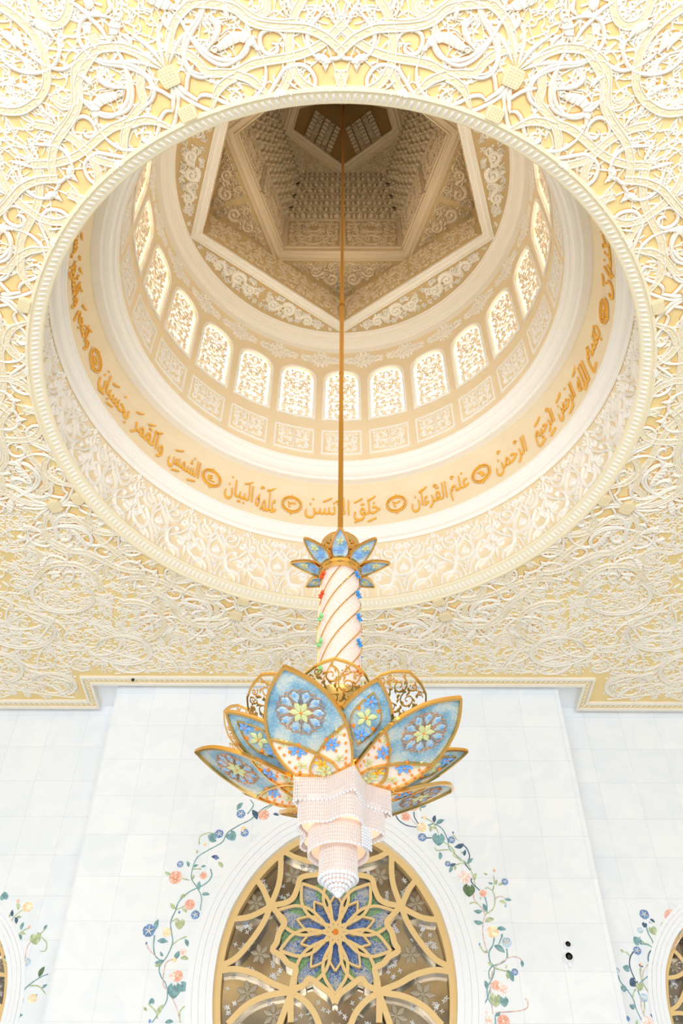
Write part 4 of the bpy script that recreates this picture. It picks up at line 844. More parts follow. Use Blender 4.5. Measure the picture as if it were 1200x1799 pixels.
    gl.add(Syw(yb)(np.vstack([C_, P]), np.full(61, -.06)), T=[(0, 1+i, 1+(i+1) % 60) for i in range(60)])
    fin(gl, 'blue_mosaic_glass', BLUEM, ros, label='blue and silver speckled mosaic glass'); fin(gg, 'green_mosaic_glass', GREENM, ros, label='green speckled mosaic glass')
    disc_ = MB(); disc(disc_, C_[0], .07*k, Syw(yb), .05, .13, 10); fin(disc_, 'rosette_jewel', mat('amber_jewel', (236, 130, 30), .15), ros, label='small amber jewel at the heart')
    # bronze glass with etched stars
    g_ = MB(); Fg = am(full); cg = am(np.array([(0, 6.6)])); g_.add(Syw(yb)(np.vstack([cg, Fg]), np.full(n_+1, -.1)), T=[(0, 1+i, 2+i) for i in range(n_-1)]+[(0, n_, 1)])
    low = am(np.array([(-2, -1.6/1), (2, -1.6), (2, 4.25), (-2, 4.25)])); g_.add(Syw(yb)(low, np.full(4, -.1)), Q=[(0, 1, 2, 3)])
    pg = fin(g_, 'glass_pane', GLASSM, w_)
    es = MB(); sk = MB(); R_ = random.Random(9); S2 = Syw(yb)
    pts = [(.0, 9.3, .0), (.5, 9.35, 0), (.95, 8.75, .2), (1.5, 8.5, 0), (1.72, 8.15, .2), (1.95, 7.25, 0), (1.55, 7.1, .2), (1.2, 6.75, 0), (1.75, 6.35, .24), (1.2, 5.95, .22), (2.05, 6.05, 0), (.45, 6.0, .14), (.62, 8.9, .0), (1.05, 8.25, 0), (1.15, 7.65, 0), (0, 5.7, .16), (1.9, 7.6, 0), (1.7, 5.6, .1), (.9, 5.2, .2)]
    for x, z, rs in pts:
        for sg in (1, -1):
            if x == 0 and sg < 0: continue
            c_ = am(np.array([(sg*x, z)]))[0]
            if rs: blossom(es, c_, rs*1.05*k, S2, -.098, -.085, 6, rot=R_.random()*2, wf=.26)
            for q_ in range(6 if rs else 7):
                a_ = R_.uniform(0, 6.28); d_ = (rs*1.5 if rs else .05)+R_.random()*.12; p_ = c_+k*d_*np.array([cos(a_), sin(a_)])
                blossom(sk, p_, .05*k, S2, -.098, -.075, 4, rot=a_, wf=.28, step=.03)
    fin(es, 'etched_stars', STARM, pg); fin(sk, 'cut_glass_blossoms', SPARK, pg)
    return w_
make_window('window_25', am0, WY, 1)
make_window('window_26', sides[0][1], WYS, .68); make_window('window_27', sides[1][1], WYS, .68)

# ------------------------------------------------------------------ inlaid flowering vines on the marble
VC = dict(t=(112, 150, 154), k=(66, 90, 116), o=(168, 180, 140), r=(204, 180, 170), g=(88, 112, 80), S=(240, 176, 156), P=(246, 212, 170), K=(248, 218, 208), B=(104, 134, 178), b=(170, 192, 210), d=(222, 142, 116), w=(250, 238, 214))
VM = {k_: mat('inlay_'+n_, VC[k_], .35, noise=(14, tuple(min(255, int(c_*1.18+8)) for c_ in VC[k_]), .4, .65)) for k_, n_ in dict(t='teal_stone', k='navy_stone', o='olive_stone', r='rose_brown_stone', g='dark_green_stone', S='salmon_shell', P='peach_shell', K='pale_pink_shell', B='blue_stone', b='pale_blue_stone', d='deep_coral', w='ivory').items()}
VN = dict(S='salmon', P='peach', K='pale pink', B='blue', b='pale blue')
KEYS = list('tkorg'); VD = json.loads('''{"R":[[["k",[[0.986,10.2],[1.164,10.103],[1.276,9.893],[1.451,9.766],[1.672,9.72]]],["t",[[1.93,9.768],[2.082,9.801],[2.252,9.675],[2.35,9.425],[2.364,9.24],[2.524,9.058],[2.71,8.879]]],["o",[[1.792,9.96],[1.968,9.896],[2.081,9.785],[2.155,9.58]]],["r",[[0.985,10.184],[1.227,10.152],[1.438,10.12],[1.577,9.895],[1.69,9.767]]],["k",[[1.633,10.089],[1.641,9.959],[1.722,9.799]]],["k",[[1.85,9.469],[1.998,9.47]]],["o",[[2.229,9.393],[2.396,9.271],[2.473,9.149],[2.451,9.058],[2.603,8.969],[2.739,8.88],[2.808,8.702],[2.86,8.383]]],["o",[[2.042,9.254],[2.095,9.178],[2.272,9.194],[2.416,9.164],[2.6,8.939]]],["k",[[2.637,9.333],[2.746,9.242],[2.801,9.06],[2.762,8.969]]],["o",[[2.479,9.55],[2.584,9.395]]],["o",[[2.476,8.849],[2.595,8.894],[2.71,8.879]]],["k",[[2.681,8.879],[2.782,8.732]]],["k",[[2.792,8.556],[2.784,8.469],[2.936,8.298]]],["r",[[2.667,8.44],[2.791,8.269],[2.802,8.1],[2.949,7.906],[2.992,7.796],[2.929,7.605],[2.905,7.391],[2.922,7.181],[2.961,7.051]]],["t",[[3.033,8.157],[3.056,7.989],[3.037,7.823]]],["o",[[2.99,7.782],[3.172,7.906],[3.238,8.102],[3.216,8.271],[3.112,8.356],[3.052,8.327]]],["o",[[3.219,8.299],[3.268,8.471],[3.272,8.617]]],["r",[[3.255,8.13],[3.345,8.172],[3.452,8.131],[3.501,8.075]]],["o",[[2.695,8.015],[2.796,8.044],[2.902,7.988]]],["t",[[3.128,7.313],[3.084,7.181],[2.985,7.026],[2.991,6.847],[3.059,6.746],[3.011,6.571],[2.882,6.373],[2.862,6.203],[2.923,6.06]]],["o",[[2.813,7.18],[2.88,7.051],[2.958,7.025]]],["t",[[3.281,7.34],[3.19,7.156]]],["t",[[3.359,7.105],[3.335,6.924],[3.201,6.822],[3.035,6.771],[2.943,6.67],[2.939,6.521]]],["r",[[2.94,6.422],[2.984,6.571],[3.055,6.721],[3.261,6.873],[3.433,6.95],[3.59,6.925],[3.633,6.849]]],["o",[[3.082,6.721],[3.212,6.696],[3.288,6.671]]],["t",[[2.767,5.941],[2.781,6.06],[2.86,6.179],[2.916,6.325]]],["g",[[2.711,6.251],[2.768,6.06]]],["r",[[2.94,6.422],[2.925,6.18],[2.929,5.895]]],["r",[[2.984,5.919],[3.217,5.931],[3.478,5.956],[3.616,6.015],[3.633,6.135],[3.587,6.17]]],["t",[[2.959,5.718],[2.978,5.872],[3.061,5.919]]]],[[1.622,10.262,0.152,"S"],[1.44,9.968,0.106,"S"],[1.792,9.72,0.114,"P"],[1.786,9.484,0.098,"B"],[2.433,9.425,0.083,"B"],[1.867,9.96,0.054,"P"],[2.638,8.585,0.143,"K"],[3.0,8.236,0.079,"S"],[3.499,8.487,0.074,"B"],[3.3,8.734,0.04,"S"],[3.11,7.44,0.123,"P"],[3.375,7.23,0.103,"b"],[3.049,6.411,0.092,"S"],[3.168,6.35,0.11,"K"],[2.804,5.813,0.128,"K"],[3.118,5.767,0.123,"S"],[2.304,8.878,0.064,"B"],[3.459,6.66,0.069,"B"],[0.982,10.102,0.055,"B"],[1.407,10.235,0.055,"B"],[2.815,7.193,0.027,"B"],[2.483,9.597,0.03,"B"],[3.446,7.977,0.039,"b"]],[[1.222,10.4,1.213,10.185,"th"],[1.761,10.204,1.931,10.237,"t"],[1.76,10.187,1.801,10.106,"o"],[2.084,9.833,2.112,10.01,"k"],[2.127,9.801,2.314,9.898,"t"],[1.975,9.768,1.979,9.61,"o"],[2.032,9.737,2.102,9.674,"o"],[2.153,9.548,2.133,9.285,"th"],[2.696,9.333,2.483,9.256,"k"],[2.62,9.15,2.672,9.089,"o"],[2.684,9.059,2.727,9.196,"k"],[2.151,9.148,2.137,8.967,"t"],[2.739,8.88,2.867,9.0,"t"],[2.478,8.878,2.331,8.848,"k"],[2.447,8.849,2.45,8.73,"o"],[2.387,8.833,2.317,8.686,"t"],[2.845,8.513,2.905,8.673,"o"],[2.719,8.397,2.695,8.156,"gh"],[2.92,8.156,2.942,8.1,"o"],[2.975,8.017,3.012,7.851,"t"],[2.944,7.864,2.763,7.863,"t"],[2.93,7.619,2.741,7.658,"t"],[2.975,7.646,3.175,7.701,"o"],[3.205,7.499,3.396,7.486,"t"],[3.11,7.169,3.308,7.027,"t"],[3.291,7.313,3.303,7.406,"t"],[2.878,7.038,2.959,7.038,"o"],[3.625,6.887,3.618,6.748,"t"],[3.305,6.797,3.282,6.722,"o"],[3.305,6.697,3.407,6.473,"t"],[3.302,6.671,3.295,6.522,"o"],[2.937,6.846,3.007,6.758,"o"],[2.844,6.496,2.863,6.324,"t"],[2.701,6.275,2.76,6.107,"o"],[3.022,6.228,2.995,6.013,"oh"],[3.172,6.181,3.176,6.014,"th"],[3.075,5.931,2.964,5.86,"t"],[3.146,8.645,3.063,8.674,"o"],[3.236,8.443,3.14,8.471,"t"],[3.304,8.414,3.333,8.53,"o"],[3.347,8.414,3.464,8.443,"o"],[3.448,8.102,3.587,8.089,"t"],[3.332,8.074,3.466,8.019,"o"]]],"L":[[["t",[[-1.33,10.353],[-1.651,10.243],[-1.839,10.134],[-2.08,9.888],[-2.326,9.75],[-2.569,9.569],[-2.67,9.346],[-2.945,9.17],[-3.175,8.996],[-3.247,8.74],[-3.241,8.531],[-3.093,8.326],[-2.98,8.124],[-2.975,7.845]]],["o",[[-1.333,10.42],[-1.711,10.168],[-1.897,10.027]]],["t",[[-2.156,10.026],[-2.042,10.237],[-2.119,10.378]]],["t",[[-2.855,8.742],[-2.816,8.574],[-2.94,8.408],[-3.245,8.244],[-3.44,8.042],[-3.492,7.843],[-3.558,7.609],[-3.505,7.38],[-3.459,7.192],[-3.537,6.933],[-3.657,6.715],[-3.592,6.537],[-3.477,6.396],[-3.418,6.12],[-3.561,5.848],[-3.65,5.715]]],["o",[[-3.061,8.741],[-3.267,8.74]]],["o",[[-3.445,8.53],[-3.276,8.489]]],["o",[[-3.306,7.943],[-3.475,7.863]]],["o",[[-3.431,7.687],[-3.558,7.609]]],["o",[[-3.185,7.324],[-3.35,7.248],[-3.454,7.155]]],["o",[[-3.17,9.3],[-3.17,9.477],[-2.99,9.567],[-2.773,9.523]]],["t",[[-3.851,7.341],[-3.835,7.116],[-3.767,6.932],[-3.598,6.823]]],["r",[[-3.999,7.171],[-3.9,7.041],[-3.767,6.932]]],["r",[[-3.34,6.897],[-3.521,6.824],[-3.552,6.643],[-3.533,6.396],[-3.401,6.257],[-3.213,5.984],[-3.103,5.717]]],["o",[[-2.946,5.918],[-3.015,6.019],[-3.13,5.917],[-3.103,5.717]]],["o",[[-3.778,6.05],[-3.608,5.915],[-3.551,5.782]]]],[[-2.307,10.025,0.104,"B"],[-2.216,9.66,0.068,"P"],[-1.787,10.005,0.129,"S"],[-2.183,9.57,0.093,"B"],[-3.591,8.55,0.147,"S"],[-2.995,8.594,0.082,"S"],[-3.21,7.971,0.112,"S"],[-3.064,7.759,0.095,"B"],[-3.983,7.435,0.133,"B"],[-3.606,7.398,0.094,"P"],[-3.274,6.556,0.113,"S"],[-3.385,6.537,0.076,"K"],[-3.529,8.845,0.074,"B"],[-2.754,9.546,0.102,"B"],[-2.759,8.997,0.058,"B"],[-3.221,7.007,0.077,"K"],[-3.373,6.86,0.057,"P"],[-3.044,9.3,0.05,"P"],[-3.408,7.812,0.032,"B"],[-3.993,7.182,0.031,"B"],[-3.691,5.741,0.037,"B"]],[[-2.402,10.118,-2.287,10.306,"t"],[-2.055,10.12,-1.93,9.889,"k"],[-2.522,9.569,-2.4,9.391,"th"],[-1.573,10.029,-1.441,9.992,"k"],[-3.392,8.909,-3.335,8.782,"t"],[-3.702,8.612,-3.835,8.675,"o"],[-2.806,9.434,-3.003,9.5,"th"],[-3.196,9.169,-3.206,9.082,"o"],[-2.865,9.018,-2.694,8.976,"k"],[-2.706,8.891,-2.59,8.764,"o"],[-3.066,8.783,-2.966,8.805,"t"],[-3.231,8.782,-3.134,8.834,"t"],[-3.21,8.614,-3.218,8.51,"o"],[-3.343,8.531,-3.358,8.489,"t"],[-3.048,8.285,-3.062,8.47,"t"],[-2.975,8.184,-2.814,8.185,"t"],[-3.428,8.102,-3.297,8.183,"o"],[-3.498,7.883,-3.614,8.001,"o"],[-3.358,7.883,-3.248,7.805,"o"],[-3.366,7.649,-3.359,7.456,"oh"],[-3.849,7.454,-3.823,7.666,"t"],[-3.775,7.228,-3.559,7.21,"t"],[-3.217,7.268,-3.139,7.119,"t"],[-3.614,6.932,-3.686,7.024,"t"],[-3.603,6.859,-3.767,6.804,"t"],[-3.63,6.787,-3.758,6.75,"o"],[-3.373,6.86,-3.264,7.044,"t"],[-3.264,6.897,-3.089,6.88,"o"],[-3.308,6.397,-3.29,6.137,"th"],[-3.196,6.397,-3.051,6.293,"th"],[-3.704,6.05,-3.72,6.153,"th"],[-3.859,5.982,-3.774,5.915,"o"],[-3.561,5.848,-3.479,6.034,"o"],[-3.395,5.716,-3.233,5.733,"t"]]],"LS":[[["t",[[-7.445,7.957],[-7.256,7.797],[-7.138,7.521],[-7.06,7.098],[-6.947,6.762],[-6.788,6.471],[-6.614,5.977]]],["t",[[-7.377,7.717],[-7.104,7.619],[-6.944,7.405],[-6.89,7.061]]],["t",[[-7.321,7.52],[-7.034,7.366],[-6.791,7.137],[-6.671,6.837],[-6.652,6.544],[-6.729,6.257],[-6.767,5.976]]],["o",[[-7.036,8.287],[-7.2,8.121],[-7.238,7.958],[-7.235,7.797]]],["o",[[-7.098,7.599],[-6.948,7.798],[-6.804,7.879]]],["r",[[-6.721,7.175],[-6.752,7.444],[-6.681,7.641]]],["o",[[-6.558,7.72],[-6.434,7.881]]],["o",[[-6.487,7.681],[-6.356,7.563],[-6.337,7.407],[-6.454,7.387]]],["t",[[-6.652,6.544],[-6.504,6.727],[-6.305,6.875],[-6.16,6.932]]],["o",[[-6.499,6.708],[-6.298,6.691],[-6.124,6.546]]],["o",[[-6.748,6.046],[-6.865,6.327],[-6.857,6.579]]]],[[-6.964,8.328,0.117,"P"],[-7.207,8.453,0.046,"S"],[-6.816,7.891,0.041,"S"],[-6.86,6.948,0.107,"B"],[-6.679,7.168,0.088,"b"],[-6.374,6.454,0.093,"P"],[-6.578,6.443,0.043,"S"],[-6.724,6.168,0.054,"P"]],[[-7.534,8.493,-7.561,8.663,"th"],[-7.216,8.411,-7.156,8.265,"o"],[-7.242,8.121,-7.281,8.265,"k"],[-7.174,8.101,-7.115,7.959,"k"],[-7.153,8.101,-7.037,8.101,"o"],[-7.299,8.1,-7.3,8.182,"o"],[-7.34,7.877,-7.359,8.018,"o"],[-6.979,7.838,-6.96,8.0,"t"],[-6.993,7.738,-6.92,7.62,"t"],[-6.978,7.758,-6.85,7.739,"o"],[-6.645,7.74,-6.569,7.523,"oh"],[-6.486,7.84,-6.428,7.941,"t"],[-7.062,7.174,-7.185,7.326,"k"],[-7.082,7.174,-7.183,7.25,"o"],[-7.01,7.06,-7.022,7.174,"t"],[-6.344,6.875,-6.277,7.082,"g"],[-6.229,6.654,-6.13,6.728,"t"],[-6.32,6.473,-6.3,6.545,"t"],[-6.613,6.257,-6.559,6.418,"t"],[-6.827,6.471,-6.843,6.597,"o"],[-6.628,6.099,-6.489,6.152,"t"]]],"RS":[[["t",[[6.641,7.969],[6.651,7.809],[6.697,7.667],[6.71,7.496],[6.723,7.388],[6.695,7.25]]],["o",[[6.436,7.698],[6.506,7.619],[6.596,7.589],[6.674,7.511]]],["t",[[6.419,7.596],[6.531,7.588],[6.621,7.557],[6.698,7.48]]],["k",[[6.235,7.432],[6.145,7.324],[6.097,7.186],[6.101,7.036],[6.142,6.872]]],["t",[[7.358,8.004],[7.162,8.012],[6.983,7.955],[6.872,7.842],[6.819,7.699],[6.815,7.527],[6.779,7.388]]],["o",[[7.116,8.084],[7.004,8.035],[6.954,7.906],[6.945,7.747],[6.88,7.621]]],["k",[[6.88,7.621],[6.742,7.527],[6.589,7.433],[6.515,7.295],[6.517,7.143]]],["t",[[6.517,7.143],[6.555,6.978],[6.573,6.8],[6.551,6.625],[6.468,6.424],[6.471,6.282],[6.419,6.141],[6.353,6.004]]],["r",[[7.384,7.844],[7.262,7.654],[7.058,7.497],[6.767,7.372],[6.536,7.219],[6.367,7.052],[6.284,6.873]]],["t",[[6.637,7.113],[6.475,6.978],[6.211,6.799]]],["o",[[6.28,7.022],[6.281,6.829],[6.368,6.61],[6.461,6.424]]],["t",[[5.807,6.96],[5.815,6.856],[5.87,6.754],[5.941,6.652],[6.013,6.493],[6.03,6.308],[6.089,6.105]]],["o",[[6.108,6.696],[6.036,6.594],[6.006,6.465]]],["t",[[6.148,6.667],[6.162,6.566]]],["r",[[6.161,6.465],[6.145,6.337],[6.166,6.168]]],["o",[[6.231,6.466],[6.207,6.337],[6.167,6.238]]],["o",[[6.073,7.431],[6.124,7.37],[6.145,7.324]]],["t",[[7.389,7.86],[7.289,7.812],[7.111,7.638]]],["k",[[6.708,7.488],[6.864,7.496],[6.973,7.543]]],["o",[[7.193,7.82],[7.105,7.795],[7.047,7.7],[7.046,7.637]]]],[[6.662,8.221,0.108,"B"],[7.249,8.183,0.158,"S"],[6.324,7.455,0.089,"B"],[6.488,7.88,0.062,"b"],[5.803,7.05,0.06,"b"],[6.237,6.523,0.086,"b"],[6.199,6.057,0.122,"K"],[5.82,6.132,0.054,"B"],[6.33,7.172,0.038,"S"],[6.736,8.05,0.02,"B"],[6.472,6.837,0.022,"b"]],[[6.624,8.034,6.592,7.937,"kh"],[6.762,8.123,6.849,8.043,"k"],[6.756,8.034,6.806,8.034,"o"],[6.749,7.938,6.79,7.778,"oh"],[6.405,7.603,6.317,7.745,"th"],[6.447,7.745,6.44,7.714,"k"],[6.054,7.416,5.965,7.485,"o"],[6.064,7.081,5.939,7.125,"th"],[6.692,7.234,6.653,7.053,"kh"],[6.146,6.858,6.012,6.754,"kh"],[6.211,6.799,6.183,6.653,"oh"],[5.867,6.739,5.858,6.63,"th"],[5.958,6.393,5.965,6.294,"th"],[7.046,7.637,7.054,7.513,"oh"],[7.396,8.265,7.415,8.397,"t"],[7.417,8.282,7.494,8.348,"t"],[6.58,6.83,6.678,6.964,"o"],[6.544,6.845,6.508,6.948,"t"],[6.416,6.552,6.456,6.683,"o"],[6.389,6.141,6.293,6.218,"k"],[6.438,6.155,6.479,6.254,"o"],[5.973,6.002,6.006,6.112,"o"],[6.302,7.112,6.28,7.022,"o"],[6.37,7.127,6.287,7.18,"k"]]]}''')
def vine(data, y, parent, hh=.006):
    S_ = Syw(y); m = MB(); Sx, Fl, Lv = data
    for c_, P in Sx:
        P = smooth(P, .03); n_ = len(P); ribbon(m, P, .014*np.linspace(1, .7, n_), S_, 0, hh, 'flat', KEYS.index(c_))
    for x0, z0_, x1, z1_, c_ in Lv:
        p0 = np.array([x0, z0_]); p1 = np.array([x1, z1_]); d = p1-p0; nn = np.array([-d[1], d[0]]); L_ = np.linalg.norm(d); h2 = hh*1.3
        if 'h' in c_:
            for sg in (1, -1): leaf(m, [p0-d*.12+nn*sg*.22, p0+d*.25+nn*sg*.30, p0+d*.7+nn*sg*.14, p1], L_*.25, S_, 0, h2, KEYS.index(c_[0]), 'flat', L_*.12)
            leaf(m, [p0, p0+d*.5, p1], L_*.2, S_, 0, h2*1.1, KEYS.index(c_[0]), 'flat', L_*.12)
        else: leaf(m, [p0, (p0+p1)/2+nn*.08, p1], L_*.24, S_, 0, h2, KEYS.index(c_[0]), 'flat', L_*.12)
    vo = m.build('inlaid_vine', [VM[k_] for k_ in KEYS], parent)
    for x, z, r, c_ in Fl:
        f_ = MB(); q = np.array([x, z]); k_ = 5 if c_ in 'Bb' else (6 if r > .09 else 5); R_ = random.Random(int(x*991+z*77))
        rot = R_.random()*1.2; mats_ = [VM[c_], VM['w' if c_ in 'BbP' else 'd' if c_ == 'S' else 'S'], VM['P']]
        if r < .06:
            leaf(f_, [q-np.array([0, r]), q, q+np.array([0, r])], r*.7, S_, 0, hh*1.6, 0, 'flat', r*.4)
        else:
            for i in range(k_):
                a = rot+2*pi*i/k_; d = np.array([cos(a), sin(a)]); nn = np.array([-d[1], d[0]])
                P = smooth([q+d*r*.1, q+d*r*.55, q+d*r*.95], r*.18); n_ = len(P); ribbon(f_, P, r*.56*np.array([.3, .75, 1, 1, .95, .8, .5, .3])[:n_] if n_ <= 8 else leafw(n_, r*.56, .6), S_, 0, hh*1.6, 'flat', 0)
                ribbon(f_, [q+d*r*.2, q+d*r*.75], [r*.09, r*.03], S_, 0, hh*2, 'flat', 1)
            disc(f_, q, r*.2, S_, 0, hh*2.3, 8, m=2)
        f_.build('inlaid_blossom', mats_, vo, label=VN[c_]+' stone blossom')
vine(VD['L'], WY, wall); vine(VD['R'], WY, wall); vine(VD['LS'], WYS-0, sides[0][0]); vine(VD['RS'], WYS-0, sides[1][0])

# ------------------------------------------------------------------ small fittings
def sec_cam(x, z, s, lab):
    o = empty('security_camera', (x, WY, z)); m = MB(); n_ = 20
    a = np.linspace(0, 2*pi, n_, endpoint=False)
    prof = [(.0, .0), (1, 0), (1, .35), (.85, .5), (.72, .9), (.62, 1.1)]
    G_ = np.array([[(s*r_*cos(t), -s*h_, s*r_*sin(t)) for t in a] for r_, h_ in prof]); m.grid(G_, closed=True); m.box(-s*.25, s*.25, -s*.6, 0, -s*1.6, -s*.9)
    m.build('housing', WPLAST, o, smooth=False)
    g_ = MB(); G_ = np.array([[(s*.38*cos(q_)*cos(t), -s*(1.06+.38*sin(q_)), s*.38*cos(q_)*sin(t)-s*.12) for t in a] for q_ in np.linspace(0, pi/2-.02, 7)]); g_.grid(G_, closed=True)
    g_.build('lens_dome', BLACKG, o, smooth=True, label='black glass dome')
    tag(o, lab, 'camera', 'security cameras on the marble wall')
sec_cam(4.60, 7.17, .085, 'small white dome security camera, upper of the pair on the white marble wall')
sec_cam(4.57, 6.92, .115, 'larger white dome security camera, lower of the pair on the marble wall')
o = empty('ceiling_sensor', (-5.27, 18.34, ZC-.02)); m = MB(); m.lathe([(0, .0), (.05, 0), (.05, -.04), (.045, -.05)], (0, 0), 16); m.build('base_plate', WPLAST, o)
m = MB(); m.lathe([(.044, -.045), (.04, -.075), (.025, -.1), (.0, -.108)], (0, 0), 16); m.build('dome_cover', BLACKG, o, smooth=True, label='dark glass dome')
tag(o, 'tiny dark dome sensor fixed to the carved ceiling border', 'sensor')

# ------------------------------------------------------------------ chandelier
ZB = 4.2; CH = empty('chandelier', (CX+.005, CY, ZB))
tag(CH, 'flower-shaped gold chandelier with blue glass petals and crystal strands on a long rod', 'chandelier')
L = lambda z: z-ZB
m = MB(); m.tube([(0, 0, L(9.85)), (0, 0, L(17.3)), (0, 0, L(17.35)), ], .044, 12); m.tube([(0, 0, L(17.3)), (0, 0, L(31.54))], .036, 12)
m.tube([(0, 0, L(17.25)), (0, 0, L(17.45))], .055, 12); m.tube([(0, 0, L(14.6)), (0, 0, L(14.66))], .05, 12)
m.build('rod', BRASS, CH, smooth=True)
PG = mat('gold_petal_underside', (214, 170, 92), .3, metal=.9)
# crown: flared cup, collar and eight enamelled leaves
m = MB(); n_ = 48
m.lathe([(.05, L(9.98)), (.10, L(9.97)), (.26, L(9.93)), (.30, L(9.90)), (.31, L(9.86)), (.29, L(9.83)), (.27, L(9.80)), (.28, L(9.77)), (.25, L(9.72)), (.17, L(9.60)), (.20, L(9.50)), (.27, L(9.44))], (0, 0), n_)
cup = m.build('crown_cup', GOLD, CH, smooth=True)
m = MB()
for k in range(24):
    a = 2*pi*k/24; m.ball((.29*sin(a), .29*cos(a), L(9.74)), .022, 6, 4); m.ball((.24*sin(a+.13), .24*cos(a+.13), L(9.66)), .026, 6, 4, 1.5)
m.build('cup_ornament', GOLD, cup, smooth=True)
m = MB(); m.lathe([(.27, L(9.46)), (.325, L(9.44)), (.34, L(9.40)), (.325, L(9.36)), (.335, L(9.33)), (.33, L(9.28)), (.315, L(9.24)), (.325, L(9.20)), (.31, L(9.17)), (.29, L(9.17))], (0, 0), n_)
m.build('collar', GOLD, CH, smooth=True)

def watercolour(name, c1, c2, c3, sc=9, lo=.35, hi=.68):
    mm = bpy.data.materials.new(name); mm.use_nodes = True; nt = mm.node_tree; b = nt.nodes['Principled BSDF']; b.inputs['Roughness'].default_value = .3
    t = nt.nodes.new('ShaderNodeTexNoise'); t.inputs['Scale'].default_value = sc; t.inputs['Detail'].default_value = 4
    tc = nt.nodes.new('ShaderNodeTexCoord'); nt.links.new(tc.outputs['Object'], t.inputs['Vector'])
    v = nt.nodes.new('ShaderNodeTexNoise'); v.inputs['Scale'].default_value = sc*12; nt.links.new(tc.outputs['Object'], v.inputs['Vector'])
    ad = nt.nodes.new('ShaderNodeMath'); ad.operation = 'MULTIPLY_ADD'; ad.inputs[1].default_value = .45; nt.links.new(v.outputs['Fac'], ad.inputs[0]); nt.links.new(t.outputs['Fac'], ad.inputs[2])
    r = nt.nodes.new('ShaderNodeValToRGB'); r.color_ramp.elements[0].position = lo+.2; r.color_ramp.elements[1].position = hi+.2
    r.color_ramp.elements[0].color = srgb(*c1); r.color_ramp.elements[1].color = srgb(*c3); e = r.color_ramp.elements.new((lo+hi)/2+.2); e.color = srgb(*c2)
    nt.links.new(ad.outputs[0], r.inputs['Fac']); nt.links.new(r.outputs['Color'], b.inputs['Base Color'])
    nt.links.new(r.outputs['Color'], b.inputs['Emission Color']); b.inputs['Emission Strength'].default_value = .10     # glow of the inner lamps put into glass and enamel as emission
    return mm
BLUEG = watercolour('blue_watercolour_glass', (96, 142, 172), (134, 172, 192), (188, 196, 190), 4)
BLUE2 = watercolour('crown_blue_enamel', (104, 148, 190), (142, 174, 198), (186, 198, 202), 9)
CREAMG = watercolour('cream_glass', (232, 214, 198), (236, 222, 208), (242, 232, 220), 5)
BLUEC = watercolour('blue_cream_glass', (150, 174, 206), (206, 208, 208), (240, 230, 214), 9)
J = dict(b=mat('blue_glass_petal', (112, 164, 222), .12, emit=(112, 164, 222), es=.1), B=mat('bright_blue_gem', (60, 150, 220), .1), g=mat('pale_green_glass_petal', (200, 206, 150), .15, emit=(206, 212, 152), es=.08),
         G=mat('mint_gem', (140, 214, 140), .1), o=mat('orange_cabochon', (244, 132, 30), .15, emit=(244, 132, 30), es=.1), O=mat('red_orange_gem', (226, 84, 28), .1), y=mat('yellow_glass_petal', (246, 196, 66), .15), w=mat('pale_blue_teardrop', (172, 198, 212), .12))
JK = list('bBgGoOyw'); JM = [J[k] for k in JK]
def vesica(S_, mbF, hw_, n=40, k=1.0, w=.02, v0=0, v1=1, h0=-.02, h1=.03, prof='flat', m=0):
    v = np.linspace(v0, v1, n)
    for sg in (-1, 1):
        P = np.stack([sg*hw_*np.sin(np.linspace(0, pi, n))**k, v], 1); ribbon(mbF, P, w, S_, h0, h1, prof, m)
def panel(S_, mb, wf, m_of, nu=14, nv=36, h=0):
    v = np.linspace(.0, 1, nv)
    for i in range(nv-1):
        w0_, w1_ = wf(v[i]), wf(v[i+1])
        for j in range(nu):
            u0, u1 = -1+2*j/nu, -1+2*(j+1)/nu; P = np.array([(u0*w0_, v[i]), (u1*w0_, v[i]), (u1*w1_, v[i+1]), (u0*w1_, v[i+1])])
            mb.add(S_(P, np.full(4, h)), Q=[(0, 1, 2, 3)], m=m_of(P.mean(0)))
# crown leaf
def Scr(P, h):
    v = P[:, 1]; r = .31+.46*v-.06*np.sin(v*pi); z = L(9.33)+.17*v**1.0
    return np.stack([P[:, 0], r+h*.35, z-h], 1)
wcr = lambda v: .135*(sin(pi*(.22+.78*v))**.8 if v < 1 else 0)
cr = empty('crown_petal', (0, 0, 0), parent=CH)
m = MB(); v = np.linspace(0, 1, 24)
for sg in (-1, 1): ribbon(m, np.stack([sg*np.array([wcr(t) for t in v]), v], 1), .014, Scr, -.02, .02, 'flat')
ribbon(m, [(-wcr(0), 0), (wcr(0), 0)], .014, Scr, -.02, .02, 'flat')
m.build('petal_frame', GOLD, cr)
m = MB(); panel(Scr, m, wcr, lambda p: 0, 6, 16); m.build('enamel_panel', BLUE2, cr)
m = MB()
def S2d(S_, lu, lv):           # blossoms keep their shape: local metres -> (u, v)
    return lambda P, h: S_(np.stack([P[:, 0]/lu, P[:, 1]/lv], 1), h)
Sm = S2d(Scr, 1, .49)
Sm = lambda P, h: Scr(np.stack([P[:, 0], P[:, 1]/.49], 1), h)
blossom(m, (0, .15), .075, Sm, .0, .015, 5, rot=pi/2, m=JK.index('b'), wf=.3, mc=JK.index('o')); blossom(m, (0, .31), .06, Sm, .0, .015, 5, rot=pi/2, m=JK.index('g'), wf=.28, mc=JK.index('o'))
m.build('enamel_blossoms', JM, cr)
for k in range(1, 8): c_ = copy_tree(cr, CH); c_.rotation_euler[2] = -k*pi/4

